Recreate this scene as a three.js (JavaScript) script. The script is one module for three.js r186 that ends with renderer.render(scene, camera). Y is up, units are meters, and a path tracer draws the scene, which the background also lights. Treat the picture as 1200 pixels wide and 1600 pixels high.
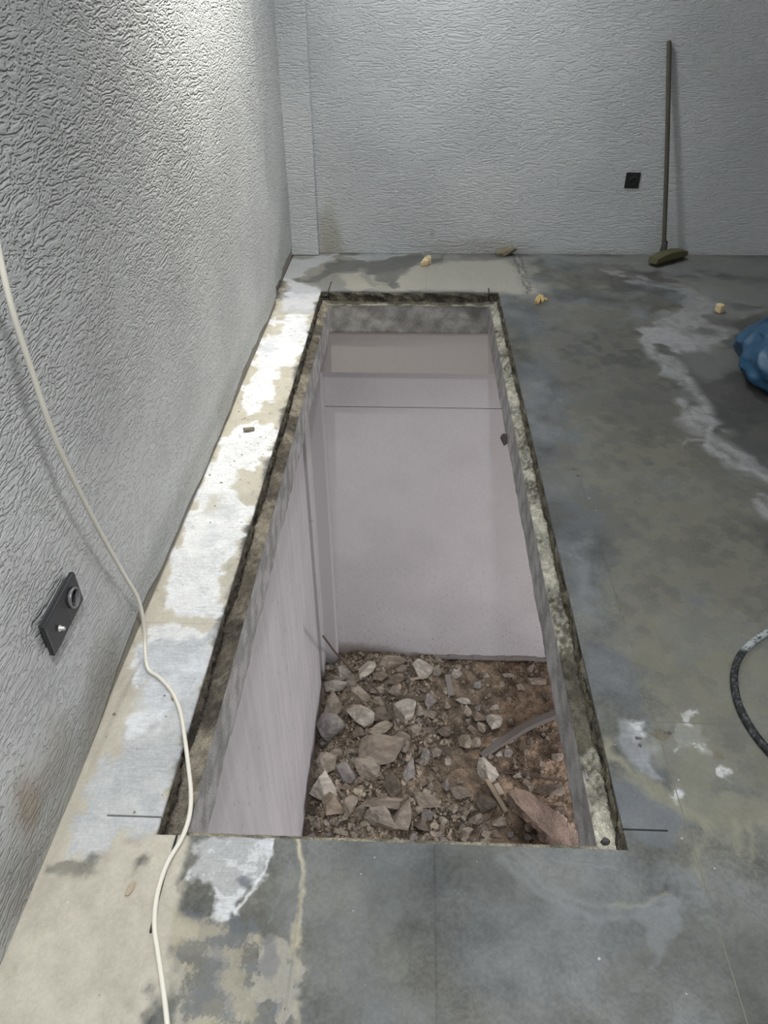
import * as THREE from 'three';
import { mergeGeometries, mergeVertices, toCreasedNormals } from 'three/addons/utils/BufferGeometryUtils.js';
import { RoundedBoxGeometry } from 'three/addons/geometries/RoundedBoxGeometry.js';
import { RectAreaLightUniformsLib } from 'three/addons/lights/RectAreaLightUniformsLib.js';
import { Brush, Evaluator, SUBTRACTION } from 'three-bvh-csg';

// ------------------------------------------------------------------ camera, light, exposure
const scene = new THREE.Scene();
scene.background = new THREE.Color(0x000000);
const EYE = 1.65;
const camera = new THREE.PerspectiveCamera(67.85, 0.75, 0.05, 60);
camera.position.set(0, EYE, 0);
camera.rotation.order = 'YXZ';
camera.rotation.set(-0.6265, 0.044, -0.0073);
const renderer = new THREE.WebGLRenderer({ antialias: true });
renderer.toneMapping = THREE.LinearToneMapping;
renderer.toneMappingExposure = 1.0;
renderer.shadowMap.enabled = true;
RectAreaLightUniformsLib.init();
const LIGHT = {
  nearLamp: [25, 0xfdfeff], backLamp: [11.5, 0xf8fbff], washLamp: [31, 0xfffbf0], backFill: [5.2, 0xf2f6fb], midFill: [5.6, 0xf0f7ff],
  lowerLamp: [13, 0xfaf8fb], lowerWarm: [9, 0xffc9a0],
};

// ------------------------------------------------------------------ helpers
function rng(seed) { let s = seed >>> 0; return () => { s = (s + 0x6D2B79F5) >>> 0; let t = s; t = Math.imul(t ^ (t >>> 15), t | 1); t ^= t + Math.imul(t ^ (t >>> 7), t | 61); return ((t ^ (t >>> 14)) >>> 0) / 4294967296; }; }
const clamp = (v, a = 0, b = 1) => v < a ? a : v > b ? b : v;
const mix = (a, b, t) => a + (b - a) * t;
const sstep = (a, b, v) => { const t = clamp((v - a) / (b - a)); return t * t * (3 - 2 * t); };
// periodic noise tables
const NS = 512;
function valueTable(cells, seed) {
  const r = rng(seed), g = new Float32Array(cells * cells); for (let i = 0; i < g.length; i++) g[i] = r() * 2 - 1;
  const out = new Float32Array(NS * NS), k = cells / NS;
  for (let y = 0; y < NS; y++) for (let x = 0; x < NS; x++) {
    const fx = x * k, fy = y * k, ix = Math.floor(fx), iy = Math.floor(fy);
    let tx = fx - ix, ty = fy - iy; tx = tx * tx * (3 - 2 * tx); ty = ty * ty * (3 - 2 * ty);
    const a = g[(iy % cells) * cells + ix % cells], b = g[(iy % cells) * cells + (ix + 1) % cells];
    const c = g[((iy + 1) % cells) * cells + ix % cells], d = g[((iy + 1) % cells) * cells + (ix + 1) % cells];
    out[y * NS + x] = mix(mix(a, b, tx), mix(c, d, tx), ty);
  }
  return out;
}
function fbmTable(c0, oct, seed, gain = 0.5) {
  const out = new Float32Array(NS * NS); let amp = 1, tot = 0;
  for (let o = 0; o < oct; o++) { const t = valueTable(c0 << o, seed + o * 17); for (let i = 0; i < out.length; i++) out[i] += t[i] * amp; tot += amp * amp; amp *= gain; }
  const k = 1.6 / Math.sqrt(tot); for (let i = 0; i < out.length; i++) out[i] = clamp(out[i] * k, -1, 1);
  return out;
}
const T_SMOOTH = fbmTable(8, 3, 11), T_FBM = fbmTable(8, 6, 23), T_FINE = fbmTable(64, 3, 37, 0.8), T_VAL = valueTable(128, 51);
function look(T, x, y) {        // x, y in table periods
  x = (x - Math.floor(x)) * NS; y = (y - Math.floor(y)) * NS;
  const ix = x | 0, iy = y | 0, tx = x - ix, ty = y - iy, x0 = ix & 511, x1 = (ix + 1) & 511, y0 = (iy & 511) * NS, y1 = ((iy + 1) & 511) * NS;
  return mix(mix(T[y0 + x0], T[y0 + x1], tx), mix(T[y1 + x0], T[y1 + x1], tx), ty);
}
function dataTex(data, w, h, srgb, repeat) {
  const t = new THREE.DataTexture(data, w, h, THREE.RGBAFormat);
  t.magFilter = THREE.LinearFilter; t.minFilter = THREE.LinearFilter; t.wrapS = t.wrapT = repeat ? THREE.RepeatWrapping : THREE.ClampToEdgeWrapping;
  if (srgb) t.colorSpace = THREE.SRGBColorSpace; t.needsUpdate = true; return t;
}
const S8 = new Uint8Array(4097); for (let i = 0; i <= 4096; i++) { const l = i / 4096; S8[i] = Math.round(255 * (l <= 0.0031308 ? 12.92 * l : 1.055 * Math.pow(l, 1 / 2.4) - 0.055)); }
const s8 = (l) => S8[(clamp(l) * 4096) | 0];

const used = {};
function numbered(n) { if (!(n in used)) { used[n] = 0; return n; } used[n]++; return n + '_' + String(used[n]).padStart(3, '0'); }
function shade(o) { o.traverse((m) => { if (m.isMesh) { m.castShadow = true; m.receiveShadow = true; } }); return o; }
function tag(o, label, category, group, kind) {
  if (label) o.userData.label = label; if (category) o.userData.category = category; if (group) o.userData.group = group; if (kind) o.userData.kind = kind; return o;
}
function mesh(name, geo, mat, parent) { const m = new THREE.Mesh(geo, mat); m.name = parent ? name : numbered(name); m.castShadow = m.receiveShadow = true; (parent || scene).add(m); return m; }
function thing(name, label, category, pos = [0, 0, 0], group) { const g = new THREE.Group(); g.name = numbered(name); g.position.set(...pos); scene.add(g); return tag(g, label, category, group); }
const std = (o) => new THREE.MeshStandardMaterial(o);
const lin = (r, g, b) => new THREE.Color().setRGB(r, g, b);
function partNames(parent) { const seen = {}; for (const c of parent.children) { const b = c.name; if (b in seen) { seen[b]++; c.name = b + '_' + String(seen[b]).padStart(3, '0'); } else seen[b] = 0; } }

// ------------------------------------------------------------------ measures (metres; x right, y up, -z away from the camera)
const WALL_X = -0.831, BACK_Z = -5.36, RIGHT_X = 3.3, FRONT_Z = 2.4, CEIL_Y = 2.9;
const CUT = { x0: -0.582, x1: 0.51, z0: -4.596, z1: -0.977 };            // opening cut through the tiles
const LEDGE = 0.05, T_TOP = -0.07, SLAB_BOT = -0.25;
const SL = { x0: CUT.x0 + LEDGE, x1: CUT.x1 - LEDGE, z0: CUT.z0 + LEDGE, z1: CUT.z1 - LEDGE };   // opening through the slab
const PIT_Y = -3.36, PIT_LX = -0.715, PIT_BZ = -4.72, PIT_RX = 3.2, PIT_FZ = 1.6;

// ------------------------------------------------------------------ painted floor maps (mud film, dust, wet and dry tile)
const PAL = {           // linear colour, roughness, relief
  slurry: [0.46, 0.43, 0.355, 0.42, 0.55], slurryOlive: [0.21, 0.207, 0.16, 0.4, 0.5], film: [0.125, 0.124, 0.105, 0.42, 0.35],
  dust: [0.66, 0.67, 0.68, 0.85, 0.5], scrub: [0.44, 0.46, 0.485, 0.7, 0.3], lilac: [0.50, 0.51, 0.54, 0.75, 0.35], crust: [0.30, 0.305, 0.305, 0.85, 0.5],
  dry: [0.21, 0.214, 0.205, 0.75, 0.25], wet: [0.070, 0.071, 0.068, 0.36, 0.2], clean: [0.125, 0.137, 0.155, 0.5, 0.2], streak: [0.40, 0.365, 0.255, 0.4, 0.6], dirt: [0.22, 0.19, 0.135, 0.9, 0.6],
  dark: [0.05, 0.046, 0.04, 0.8, 0.4], rust: [0.13, 0.105, 0.065, 0.8, 0.4], beigeDry: [0.40, 0.365, 0.31, 0.8, 0.5], haze: [0.19, 0.203, 0.212, 0.6, 0.3],
  backfilm: [0.30, 0.29, 0.255, 0.55, 0.35],
};
// each patch: kind, opacity, edge softness (m), edge wobble (m), breakup 0..1, outline or line (with width), floor points [x, z]
const area = (kind, op, soft, wob, brk, ...pts) => ({ kind, op, soft, wob, brk, pts });
const line = (kind, op, width, soft, wob, brk, ...pts) => ({ kind, op, soft, wob, brk, pts, width });
const spot = (kind, op, soft, wob, brk, rx, rz, c) => ({ kind, op, soft, wob, brk, pts: [c], rx, rz });
const PATCHES = [
  // behind the opening
  area('backfilm', .55, .05, .05, .25, [-0.911, -5.304], [0.793, -5.311], [0.781, -4.544], [-0.845, -4.584]),
  area('slurry', .55, .04, .05, .15, [0.023, -5.131], [0.658, -5.28], [0.712, -4.793], [0.716, -4.587], [-0.192, -4.588], [-0.243, -4.832], [-0.102, -4.959]),
  area('wet', .8, .02, .05, .12, [-0.627, -4.947], [-0.585, -5.172], [-0.351, -5.259], [0.221, -5.299], [0.045, -5.131], [-0.038, -4.898], [-0.115, -4.657], [-0.26, -4.771], [-0.381, -5.043], [-0.5, -4.95], [-0.627, -4.763], [-0.749, -4.76]),
  area('scrub', .55, .02, .04, .2, [-0.888, -5.206], [-0.554, -5.311], [-0.525, -5.228], [-0.645, -5.116], [-0.745, -4.882], [-0.834, -4.806]),
  area('scrub', .5, .02, .04, .3, [-0.519, -5.312], [-0.044, -5.35], [-0.166, -5.263], [-0.258, -5.151], [-0.324, -5.177], [-0.461, -5.257]),
  area('slurry', .45, .03, .05, .2, [-0.435, -4.914], [-0.333, -4.966], [-0.234, -4.632], [-0.43, -4.605]),
  area('lilac', .75, .02, .03, .2, [-0.834, -4.806], [-0.682, -4.714], [-0.606, -4.578], [-0.597, -4.26], [-0.805, -4.245], [-0.77, -4.421]),
  line('dark', .75, .02, .012, .01, .2, [0.675, -5.365], [0.685, -4.914], [0.689, -4.586]),
  line('dark', .7, .016, .012, .01, .2, [0.715, -5.366], [0.714, -4.914], [0.712, -4.62]),
  line('crust', .8, .012, .01, .01, .3, [0.69, -5.337], [0.697, -4.914], [0.702, -4.564]),
  line('haze', .6, .01, .01, .01, .3, [0.648, -5.308], [0.65, -4.852], [0.659, -4.563]),
  area('wet', .5, .05, .03, .2, [0.222, -5.327], [0.666, -5.365], [0.789, -5.283], [0.394, -5.247]),
  // strip beside the left wall
  area('slurry', 1, .02, .02, .05, [-0.859, -4.419], [-0.584, -4.556], [-0.584, -0.964], [-0.824, -0.533], [-1.113, -0.522]),
  area('dirt', .7, .02, .02, .2, [-0.847, -4.618], [-0.822, -4.806], [-0.793, -4.688], [-0.804, -4.442], [-0.816, -4.316], [-0.834, -4.265]),
  area('lilac', .9, .015, .02, .15, [-0.802, -4.562], [-0.592, -4.556], [-0.589, -4.251], [-0.783, -4.246]),
  area('dust', .95, .012, .025, .1, [-0.805, -4.196], [-0.59, -4.231], [-0.589, -3.671], [-0.582, -3.516], [-0.651, -3.5], [-0.682, -3.454], [-0.644, -3.207], [-0.685, -3.091], [-0.717, -3.005], [-0.77, -2.98], [-0.803, -3.31], [-0.785, -3.452], [-0.817, -3.633], [-0.816, -3.864], [-0.818, -4.006]),
  spot('lilac', .8, .02, .02, .1, .05, .11, [-0.761, -3.698]),
  spot('lilac', .6, .02, .02, .2, .05, .08, [-0.651, -3.992]),
  spot('slurry', 1, .012, .02, .0, .035, .10, [-0.777, -3.971]),
  spot('slurry', 1, .012, .02, .0, .04, .03, [-0.759, -4.139]),
  area('dust', .95, .012, .025, .1, [-0.761, -2.933], [-0.606, -2.926], [-0.588, -2.848], [-0.57, -2.659], [-0.642, -2.617], [-0.637, -2.545], [-0.688, -2.543], [-0.662, -2.447], [-0.682, -2.394], [-0.631, -2.31], [-0.592, -2.295], [-0.581, -2.16], [-0.596, -2.126], [-0.617, -2.027], [-0.604, -1.82], [-0.592, -1.708], [-0.613, -1.693], [-0.656, -1.723], [-0.717, -1.715], [-0.761, -1.705], [-0.786, -1.781], [-0.81, -1.997], [-0.82, -2.279], [-0.826, -2.492], [-0.809, -2.682], [-0.795, -2.82]),
  spot('scrub', .55, .02, .02, .3, .05, .05, [-0.707, -2.111]),
  spot('scrub', .5, .02, .02, .3, .05, .06, [-0.705, -2.258]),
  spot('slurry', .7, .02, .02, .2, .035, .06, [-0.749, -2.298]),
  area('dust', .9, .012, .02, .15, [-0.8, -1.639], [-0.731, -1.661], [-0.661, -1.644], [-0.592, -1.66], [-0.576, -1.513], [-0.574, -1.455], [-0.603, -1.407], [-0.656, -1.349], [-0.709, -1.251], [-0.749, -1.271], [-0.759, -1.356], [-0.778, -1.477], [-0.786, -1.472]),
  area('scrub', .8, .012, .015, .1, [-0.796, -1.599], [-0.67, -1.603], [-0.597, -1.646], [-0.578, -1.455], [-0.582, -1.22], [-0.585, -1.055], [-0.583, -0.976], [-0.611, -0.964], [-0.662, -0.974], [-0.7, -0.922], [-0.773, -0.913], [-0.778, -0.905], [-0.774, -0.963], [-0.78, -1.048], [-0.791, -1.09], [-0.784, -1.162], [-0.758, -1.223], [-0.741, -1.271]),
  area('dust', .85, .012, .02, .25, [-0.718, -1.358], [-0.674, -1.364], [-0.674, -1.277], [-0.75, -1.252], [-0.753, -1.311]),
  area('dust', .5, .02, .02, .4, [-0.712, -1.474], [-0.607, -1.579], [-0.593, -1.503], [-0.632, -1.453]),
  spot('slurry', .6, .01, .01, .4, .03, .04, [-0.752, -1.361]),
  spot('slurry', .9, .008, .01, .2, .012, .03, [-0.745, -1.21]),
  line('slurry', .8, .006, .005, .008, .2, [-0.795, -1.179], [-0.76, -1.225], [-0.744, -1.468]),
  line('beigeDry', .5, .01, .01, .02, .3, [-0.769, -1.676], [-0.674, -1.696], [-0.581, -1.683]),
  spot('beigeDry', .9, .006, .01, .3, .022, .018, [-0.686, -0.922]),
  spot('beigeDry', .9, .006, .01, .3, .02, .012, [-0.632, -0.951]),
  area('film', .85, .012, .012, .2, [-0.799, -0.905], [-0.718, -0.918], [-0.678, -0.909], [-0.687, -0.871], [-0.755, -0.859], [-0.797, -0.875]),
  // glossy mud in the near corner
  area('slurry', 1, .02, .03, .03, [-0.834, -0.716], [-0.807, -0.845], [-0.687, -0.871], [-0.568, -0.961], [-0.505, -0.963], [-0.488, -0.916], [-0.497, -0.835], [-0.491, -0.755], [-0.473, -0.68], [-0.485, -0.622], [-0.47, -0.547], [-0.993, -0.527]),
  area('film', .22, .04, .06, .6, [-0.622, -0.687], [-0.522, -0.703], [-0.476, -0.633], [-0.537, -0.587], [-0.603, -0.563]),
  area('slurry', .75, .02, .05, .75, [-0.485, -0.843], [-0.395, -0.784], [-0.352, -0.709], [-0.38, -0.66], [-0.463, -0.681], [-0.497, -0.767]),
  area('slurryOlive', .7, .03, .06, .5, [-0.424, -0.682], [-0.287, -0.641], [-0.248, -0.555], [-0.44, -0.548]),
  area('film', .45, .05, .06, .5, [-0.452, -0.796], [-0.315, -0.801], [-0.221, -0.714], [-0.206, -0.557], [-0.404, -0.549], [-0.456, -0.705]),
  area('slurry', .6, .012, .03, .9, [-0.517, -0.78], [-0.411, -0.797], [-0.282, -0.762], [-0.221, -0.666], [-0.224, -0.556], [-0.452, -0.547]),
  area('clean', .6, .012, .03, .9, [-0.486, -0.768], [-0.408, -0.784], [-0.279, -0.749], [-0.218, -0.643], [-0.224, -0.556], [-0.428, -0.548]),
  area('streak', .5, .008, .02, .9, [-0.511, -0.807], [-0.413, -0.804], [-0.304, -0.736], [-0.248, -0.555], [-0.392, -0.55]),
  area('dust', .8, .008, .02, .5, [-0.498, -0.957], [-0.303, -0.969], [-0.303, -0.93], [-0.318, -0.882], [-0.344, -0.841], [-0.363, -0.799], [-0.395, -0.818], [-0.437, -0.849], [-0.468, -0.872], [-0.486, -0.908]),
  spot('clean', .9, .008, .006, 0, .012, .01, [-0.355, -0.873]),
  line('dust', .85, .006, .004, .004, .2, [-0.306, -0.967], [-0.308, -0.922], [-0.322, -0.877], [-0.362, -0.799]),
  line('streak', .95, .010, .004, .003, .1, [-0.246, -0.976], [-0.23, -0.918], [-0.222, -0.845], [-0.223, -0.791]),
  line('slurry', .7, .004, .003, .003, .3, [-0.245, -0.976], [-0.224, -0.881], [-0.228, -0.845]),
  line('streak', .9, .020, .008, .006, .05, [-0.224, -0.777], [-0.225, -0.726], [-0.214, -0.678]),
  line('streak', .6, .014, .01, .006, .1, [-0.21, -0.632], [-0.188, -0.557]),
  line('haze', .5, .004, .003, .003, .2, [-0.256, -0.932], [-0.27, -0.865], [-0.283, -0.788]),
  area('haze', .5, .03, .04, .5, [-0.276, -0.816], [-0.242, -0.817], [-0.224, -0.643], [-0.242, -0.598]),
  // front tiles
  area('haze', .35, .06, .08, .4, [-0.225, -0.964], [0.055, -0.974], [0.052, -0.653], [-0.186, -0.644]),
  area('haze', .3, .05, .08, .4, [0.099, -0.96], [0.475, -0.958], [0.588, -0.847], [0.528, -0.671], [0.248, -0.616], [0.119, -0.752]),
  area('film', .45, .06, .08, .4, [0.312, -0.64], [0.663, -0.965], [0.845, -0.884], [0.724, -0.571], [0.323, -0.556]),
  line('haze', .6, .010, .008, .004, .35, [0.245, -0.965], [0.307, -0.886], [0.399, -0.851], [0.493, -0.844], [0.583, -0.878]),
  line('haze', .6, .012, .01, .004, .4, [0.214, -0.949], [0.304, -0.865], [0.406, -0.819], [0.502, -0.825], [0.586, -0.858]),
  line('slurryOlive', .7, .007, .005, .004, .2, [0.44, -0.853], [0.508, -0.851], [0.576, -0.879]),
  line('haze', .7, .004, .003, .002, .3, [0.332, -0.949], [0.477, -0.931]),
  line('haze', .7, .003, .003, .002, .3, [0.267, -0.969], [0.307, -0.937]),
  area('haze', .5, .01, .02, .4, [0.503, -0.831], [0.588, -0.868], [0.561, -0.755], [0.495, -0.741]),
  area('haze', .5, .02, .03, .45, [0.586, -0.918], [0.661, -0.958], [0.653, -0.884], [0.6, -0.89]),
  // right of the opening
  area('film', .6, .15, .10, .5, [0.827, -3.645], [1.319, -2.777], [1.263, -1.961], [0.944, -1.139], [0.649, -1.129], [0.615, -1.647], [0.607, -2.3]),
  area('clean', .5, .06, .06, .4, [0.569, -4.349], [0.742, -3.974], [0.709, -2.472], [0.637, -1.758], [0.588, -1.199], [0.501, -1.089], [0.513, -2.297]),
  area('wet', .35, .12, .12, .4, [0.96, -4.462], [1.367, -3.99], [1.205, -2.578], [0.948, -2.766]),
  area('film', .8, .02, .05, .8, [0.681, -4.352], [1.316, -4.367], [1.256, -3.11], [1.265, -2.321], [1.148, -1.665], [0.685, -1.623], [0.635, -2.47]),
  area('slurryOlive', .4, .02, .05, .85, [0.737, -3.095], [1.109, -2.876], [1.289, -2.027], [0.944, -1.139], [0.695, -1.13], [0.675, -1.941]),
  area('clean', .6, .02, .05, .8, [0.819, -1.852], [0.992, -1.888], [0.941, -1.606], [0.805, -1.456], [0.761, -1.625]),
  area('haze', .65, .04, .04, .6, [0.506, -2.143], [0.595, -2.153], [0.584, -1.844], [0.525, -1.797]),
  area('haze', .5, .03, .04, .6, [0.534, -3.347], [0.626, -3.349], [0.59, -2.861], [0.518, -2.805]),
  area('haze', .55, .03, .04, .6, [0.497, -1.872], [0.58, -1.881], [0.567, -1.699], [0.498, -1.753]),
  area('slurryOlive', .3, .04, .06, .5, [0.508, -2.533], [0.658, -2.608], [0.803, -2.575], [0.795, -2.475], [0.635, -2.47]),
  spot('dark', .9, .004, .006, .3, .018, .006, [0.648, -2.594]),
  spot('dark', .9, .004, .006, .3, .012, .006, [0.662, -2.543]),
  area('dry', .75, .03, .05, .25, [0.862, -5.341], [2.655, -5.322], [2.323, -4.495], [1.844, -4.184], [1.574, -3.665], [1.345, -3.903], [1.274, -4.032], [1.567, -4.477], [1.762, -4.758], [1.391, -5.055], [1.243, -5.157], [1.034, -5.179], [0.909, -5.203]),
  area('crust', .7, .02, .05, .7, [1.236, -5.117], [1.445, -4.93], [1.578, -4.812], [1.795, -4.482], [1.743, -4.089], [1.524, -3.824], [1.277, -3.901], [1.274, -4.032], [1.512, -4.272], [1.597, -4.585], [1.377, -4.808]),
  spot('wet', .9, .03, .03, .1, .09, .05, [1.994, -4.918]), spot('wet', .85, .03, .03, .15, .09, .04, [1.755, -4.901]),
  spot('wet', .85, .03, .03, .15, .14, .06, [1.492, -4.956]), spot('wet', .8, .03, .03, .15, .10, .05, [1.534, -4.639]),
  spot('wet', .8, .03, .03, .15, .10, .05, [1.948, -4.383]), spot('wet', .7, .03, .03, .2, .08, .04, [1.869, -5.015]),
  spot('wet', .75, .03, .03, .15, .07, .06, [1.575, -3.995]), spot('wet', .7, .03, .03, .15, .10, .08, [1.737, -4.182]),
  spot('wet', .6, .05, .03, .1, .12, .08, [2.192, -4.862]),
  area('wet', .75, .04, .04, .1, [1.311, -3.902], [1.396, -3.661], [1.703, -3.669], [1.877, -3.384], [1.503, -2.453], [1.381, -2.654], [1.297, -2.965], [1.295, -3.301]),
  area('dry', .45, .05, .04, .2, [1.323, -3.818], [1.711, -3.788], [1.636, -3.518], [1.36, -3.37], [1.342, -3.583]),
  line('crust', .95, .05, .03, .05, .45, [1.27, -3.987], [1.279, -3.776], [1.278, -3.582], [1.274, -3.367], [1.288, -3.204], [1.264, -2.992], [1.293, -2.776], [1.403, -2.575]),
  line('crust', .8, .09, .04, .05, .5, [1.244, -3.02], [1.272, -2.881], [1.325, -2.716], [1.436, -2.53]),
  area('crust', .9, .02, .04, .4, [1.256, -4.032], [1.421, -4.063], [1.524, -3.824], [1.368, -3.738], [1.294, -3.834]),
  line('crust', .8, .02, .02, .03, .4, [1.145, -2.813], [1.205, -2.836], [1.256, -2.827]),
  line('crust', .8, .04, .02, .03, .4, [1.318, -2.405], [1.332, -2.283]),
  spot('haze', .7, .03, .03, .4, .05, .05, [1.299, -4.248]),
  area('slurryOlive', .35, .05, .06, .4, [0.582, -1.672], [0.983, -1.798], [1.089, -1.512], [0.931, -1.104], [0.701, -1.148], [0.642, -1.362]),
  area('clean', .7, .02, .03, .3, [0.521, -1.225], [0.604, -1.136], [0.664, -1.044], [0.632, -1.011], [0.507, -1.006]),
  area('scrub', .4, .015, .02, .4, [0.556, -1.342], [0.62, -1.34], [0.636, -1.269], [0.62, -1.163], [0.567, -1.176], [0.537, -1.226], [0.527, -1.295]),
  area('dust', .6, .01, .02, .7, [0.575, -1.327], [0.611, -1.335], [0.606, -1.277], [0.579, -1.267]),
  line('slurryOlive', .95, .035, .015, .015, .05, [0.517, -1.264], [0.55, -1.207], [0.593, -1.153], [0.642, -1.102], [0.715, -1.066]),
  area('slurryOlive', .75, .02, .03, .15, [0.649, -1.129], [0.766, -1.16], [0.979, -1.149], [0.934, -1.038], [0.846, -1.019], [0.83, -1.034], [0.788, -1.041], [0.72, -1.059]),
  line('slurryOlive', .7, .015, .008, .004, .1, [0.782, -1.065], [0.762, -0.984]), line('slurryOlive', .7, .01, .008, .004, .1, [0.815, -1.066], [0.782, -0.962]),
  line('slurryOlive', .6, .015, .01, .006, .2, [0.721, -1.063], [0.656, -0.965], [0.66, -0.906]), line('slurryOlive', .6, .008, .006, .004, .2, [0.674, -1.004], [0.664, -0.958]),
  area('slurryOlive', .5, .02, .02, .2, [0.627, -1.298], [0.7, -1.321], [0.799, -1.264], [0.742, -1.132], [0.649, -1.129]),
  area('dust', .7, .008, .02, .4, [0.739, -1.376], [0.763, -1.37], [0.765, -1.345], [0.739, -1.344]),
  area('dust', .65, .008, .03, .85, [0.715, -1.318], [0.76, -1.328], [0.794, -1.304], [0.782, -1.254], [0.741, -1.233], [0.712, -1.246], [0.673, -1.221]),
  area('dust', .6, .008, .025, .75, [0.715, -1.258], [0.774, -1.264], [0.775, -1.229], [0.733, -1.233]),
  spot('dust', .7, .006, .01, .4, .012, .014, [0.657, -1.12]), spot('dust', .6, .006, .01, .4, .012, .02, [0.794, -1.197]),
  spot('rust', .9, .008, .01, .3, .02, .015, [0.667, -1.304]), spot('dark', .9, .004, .004, 0, .006, .006, [0.686, -1.307]),
  spot('dark', .9, .003, .004, 0, .006, .008, [0.604, -1.291]), spot('dark', .9, .003, .004, 0, .006, .006, [0.606, -1.271]),
  spot('rust', .6, .01, .006, 0, .01, .01, [0.794, -1.245]), spot('rust', .5, .006, .004, 0, .007, .007, [0.712, -1.518]),
];
function paintFloor(W, H, x0, x1, z0, z1) {
  const n = W * H, R = new Float32Array(n), G = new Float32Array(n), B = new Float32Array(n), Q = new Float32Array(n), Y = new Float32Array(n);
  const px = (x1 - x0) / W, pz = (z1 - z0) / H;
  for (let j = 0, i = 0; j < H; j++) {
    const z = z0 + (j + .5) * pz;
    for (let k = 0; k < W; k++, i++) {
      const x = x0 + (k + .5) * px;
      const big = look(T_FBM, x * .30 + .1, z * .30), mid = look(T_FBM, x * 1.1, z * 1.1 + .3), fine = look(T_FINE, x * 2.1, z * 2.1);
      const t = clamp(.5 + big * .5 + mid * .28), olive = clamp(.5 + look(T_SMOOTH, x * .5 + .4, z * .5) * .8);
      let r = mix(.064, .122, t), g = mix(.068, .129, t), b = mix(.066, .128, t);
      r = mix(r, r * 1.06, olive); b = mix(b, b * .86, olive);
      const m = 1 + fine * .17 + mid * .08 + look(T_FBM, x * 2.7 + .3, z * 2.7) * .12;
      R[i] = r * m; G[i] = g * m; B[i] = b * m; Q[i] = mix(.40, .56, clamp(.5 + mid * .6)); Y[i] = .25 + fine * .05 + mid * .05;
    }
  }
  for (const p of PATCHES) {
    const c = PAL[p.kind], pts = p.pts, mar = p.soft + p.wob * 1.6 + (p.width || 0) + .01, rx = p.rx || 0, rz = p.rz || 0;
    let a0 = 1e9, a1 = -1e9, b0 = 1e9, b1 = -1e9;
    for (const q of pts) { a0 = Math.min(a0, q[0]); a1 = Math.max(a1, q[0]); b0 = Math.min(b0, q[1]); b1 = Math.max(b1, q[1]); }
    const k0 = Math.max(0, Math.floor((a0 - rx - mar - x0) / px)), k1 = Math.min(W - 1, Math.ceil((a1 + rx + mar - x0) / px));
    const j0 = Math.max(0, Math.floor((b0 - rz - mar - z0) / pz)), j1 = Math.min(H - 1, Math.ceil((b1 + rz + mar - z0) / pz));
    const off = pts[0][0] * 7.3 + pts[0][1] * 3.1, fq = clamp(.045 / Math.max(p.wob, .004), .6, 6);
    const isDust = p.kind === 'dust' || p.kind === 'crust' || p.kind === 'scrub' || p.kind === 'lilac';
    for (let j = j0; j <= j1; j++) {
      const zz = z0 + (j + .5) * pz;
      for (let k = k0; k <= k1; k++) {
        const xx = x0 + (k + .5) * px;
        const x = xx + look(T_FBM, xx * fq + off, zz * fq) * p.wob, z = zz + look(T_FBM, xx * fq, zz * fq + off + .37) * p.wob;
        let d;                                   // signed distance, negative inside
        if (pts.length === 1) { const u = (x - pts[0][0]) / rx, v = (z - pts[0][1]) / rz; d = (Math.hypot(u, v) - 1) * Math.min(rx, rz); }
        else {
          let best = 1e9, inside = false; const last = p.width ? pts.length - 1 : pts.length;
          for (let s = 0; s < last; s++) {
            const A = pts[s], C = pts[(s + 1) % pts.length], ex = C[0] - A[0], ez = C[1] - A[1], wx = x - A[0], wz = z - A[1];
            const h = clamp((wx * ex + wz * ez) / (ex * ex + ez * ez + 1e-9)), dx = wx - ex * h, dz = wz - ez * h, q = dx * dx + dz * dz;
            if (q < best) best = q;
            if (!p.width && (A[1] > z) !== (C[1] > z) && x < A[0] + ex * (z - A[1]) / ez) inside = !inside;
          }
          d = Math.sqrt(best); d = p.width ? d - p.width * .5 : inside ? -d : d;
        }
        let a = sstep(p.soft, -p.soft, d); if (a <= 0) continue;
        const fine = look(T_FINE, xx * 2.3 + off, zz * 2.3), midn = look(T_FBM, xx * 2.6 + off, zz * 2.6);
        if (p.brk > 0) a *= 1 - p.brk * sstep(-.25, .45, midn + fine * .35 + (1 - a) * .4);
        a *= p.op;
        const i = j * W + k; let m = 1 + fine * .06 + midn * .08;
        if (isDust) m = 1 + fine * .10 + midn * .10 + look(T_VAL, xx * .35, zz * 3.4) * .10;   // wiping streaks
        R[i] = mix(R[i], c[0] * m, a); G[i] = mix(G[i], c[1] * m, a); B[i] = mix(B[i], c[2] * m, a); Q[i] = mix(Q[i], c[3] + midn * .05, a); Y[i] = mix(Y[i], c[4] + midn * .22 + fine * .05, a);
      }
    }
  }
  // grit and splashes left by the cutting
  const r = rng(77 + W + Math.round(x0 * 100 + z0 * 10));
  const blot = (x, z, rad, col, op) => {
    const k0 = Math.max(0, Math.floor((x - rad - x0) / px)), k1 = Math.min(W - 1, Math.ceil((x + rad - x0) / px)), j0 = Math.max(0, Math.floor((z - rad - z0) / pz)), j1 = Math.min(H - 1, Math.ceil((z + rad - z0) / pz));
    for (let j = j0; j <= j1; j++) for (let k = k0; k <= k1; k++) {
      const d = Math.hypot(x0 + (k + .5) * px - x, z0 + (j + .5) * pz - z), a = op * sstep(rad, rad * .5, d), i = j * W + k;
      if (a > 0) { R[i] = mix(R[i], col[0], a); G[i] = mix(G[i], col[1], a); B[i] = mix(B[i], col[2], a); }
    }
  };
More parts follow.
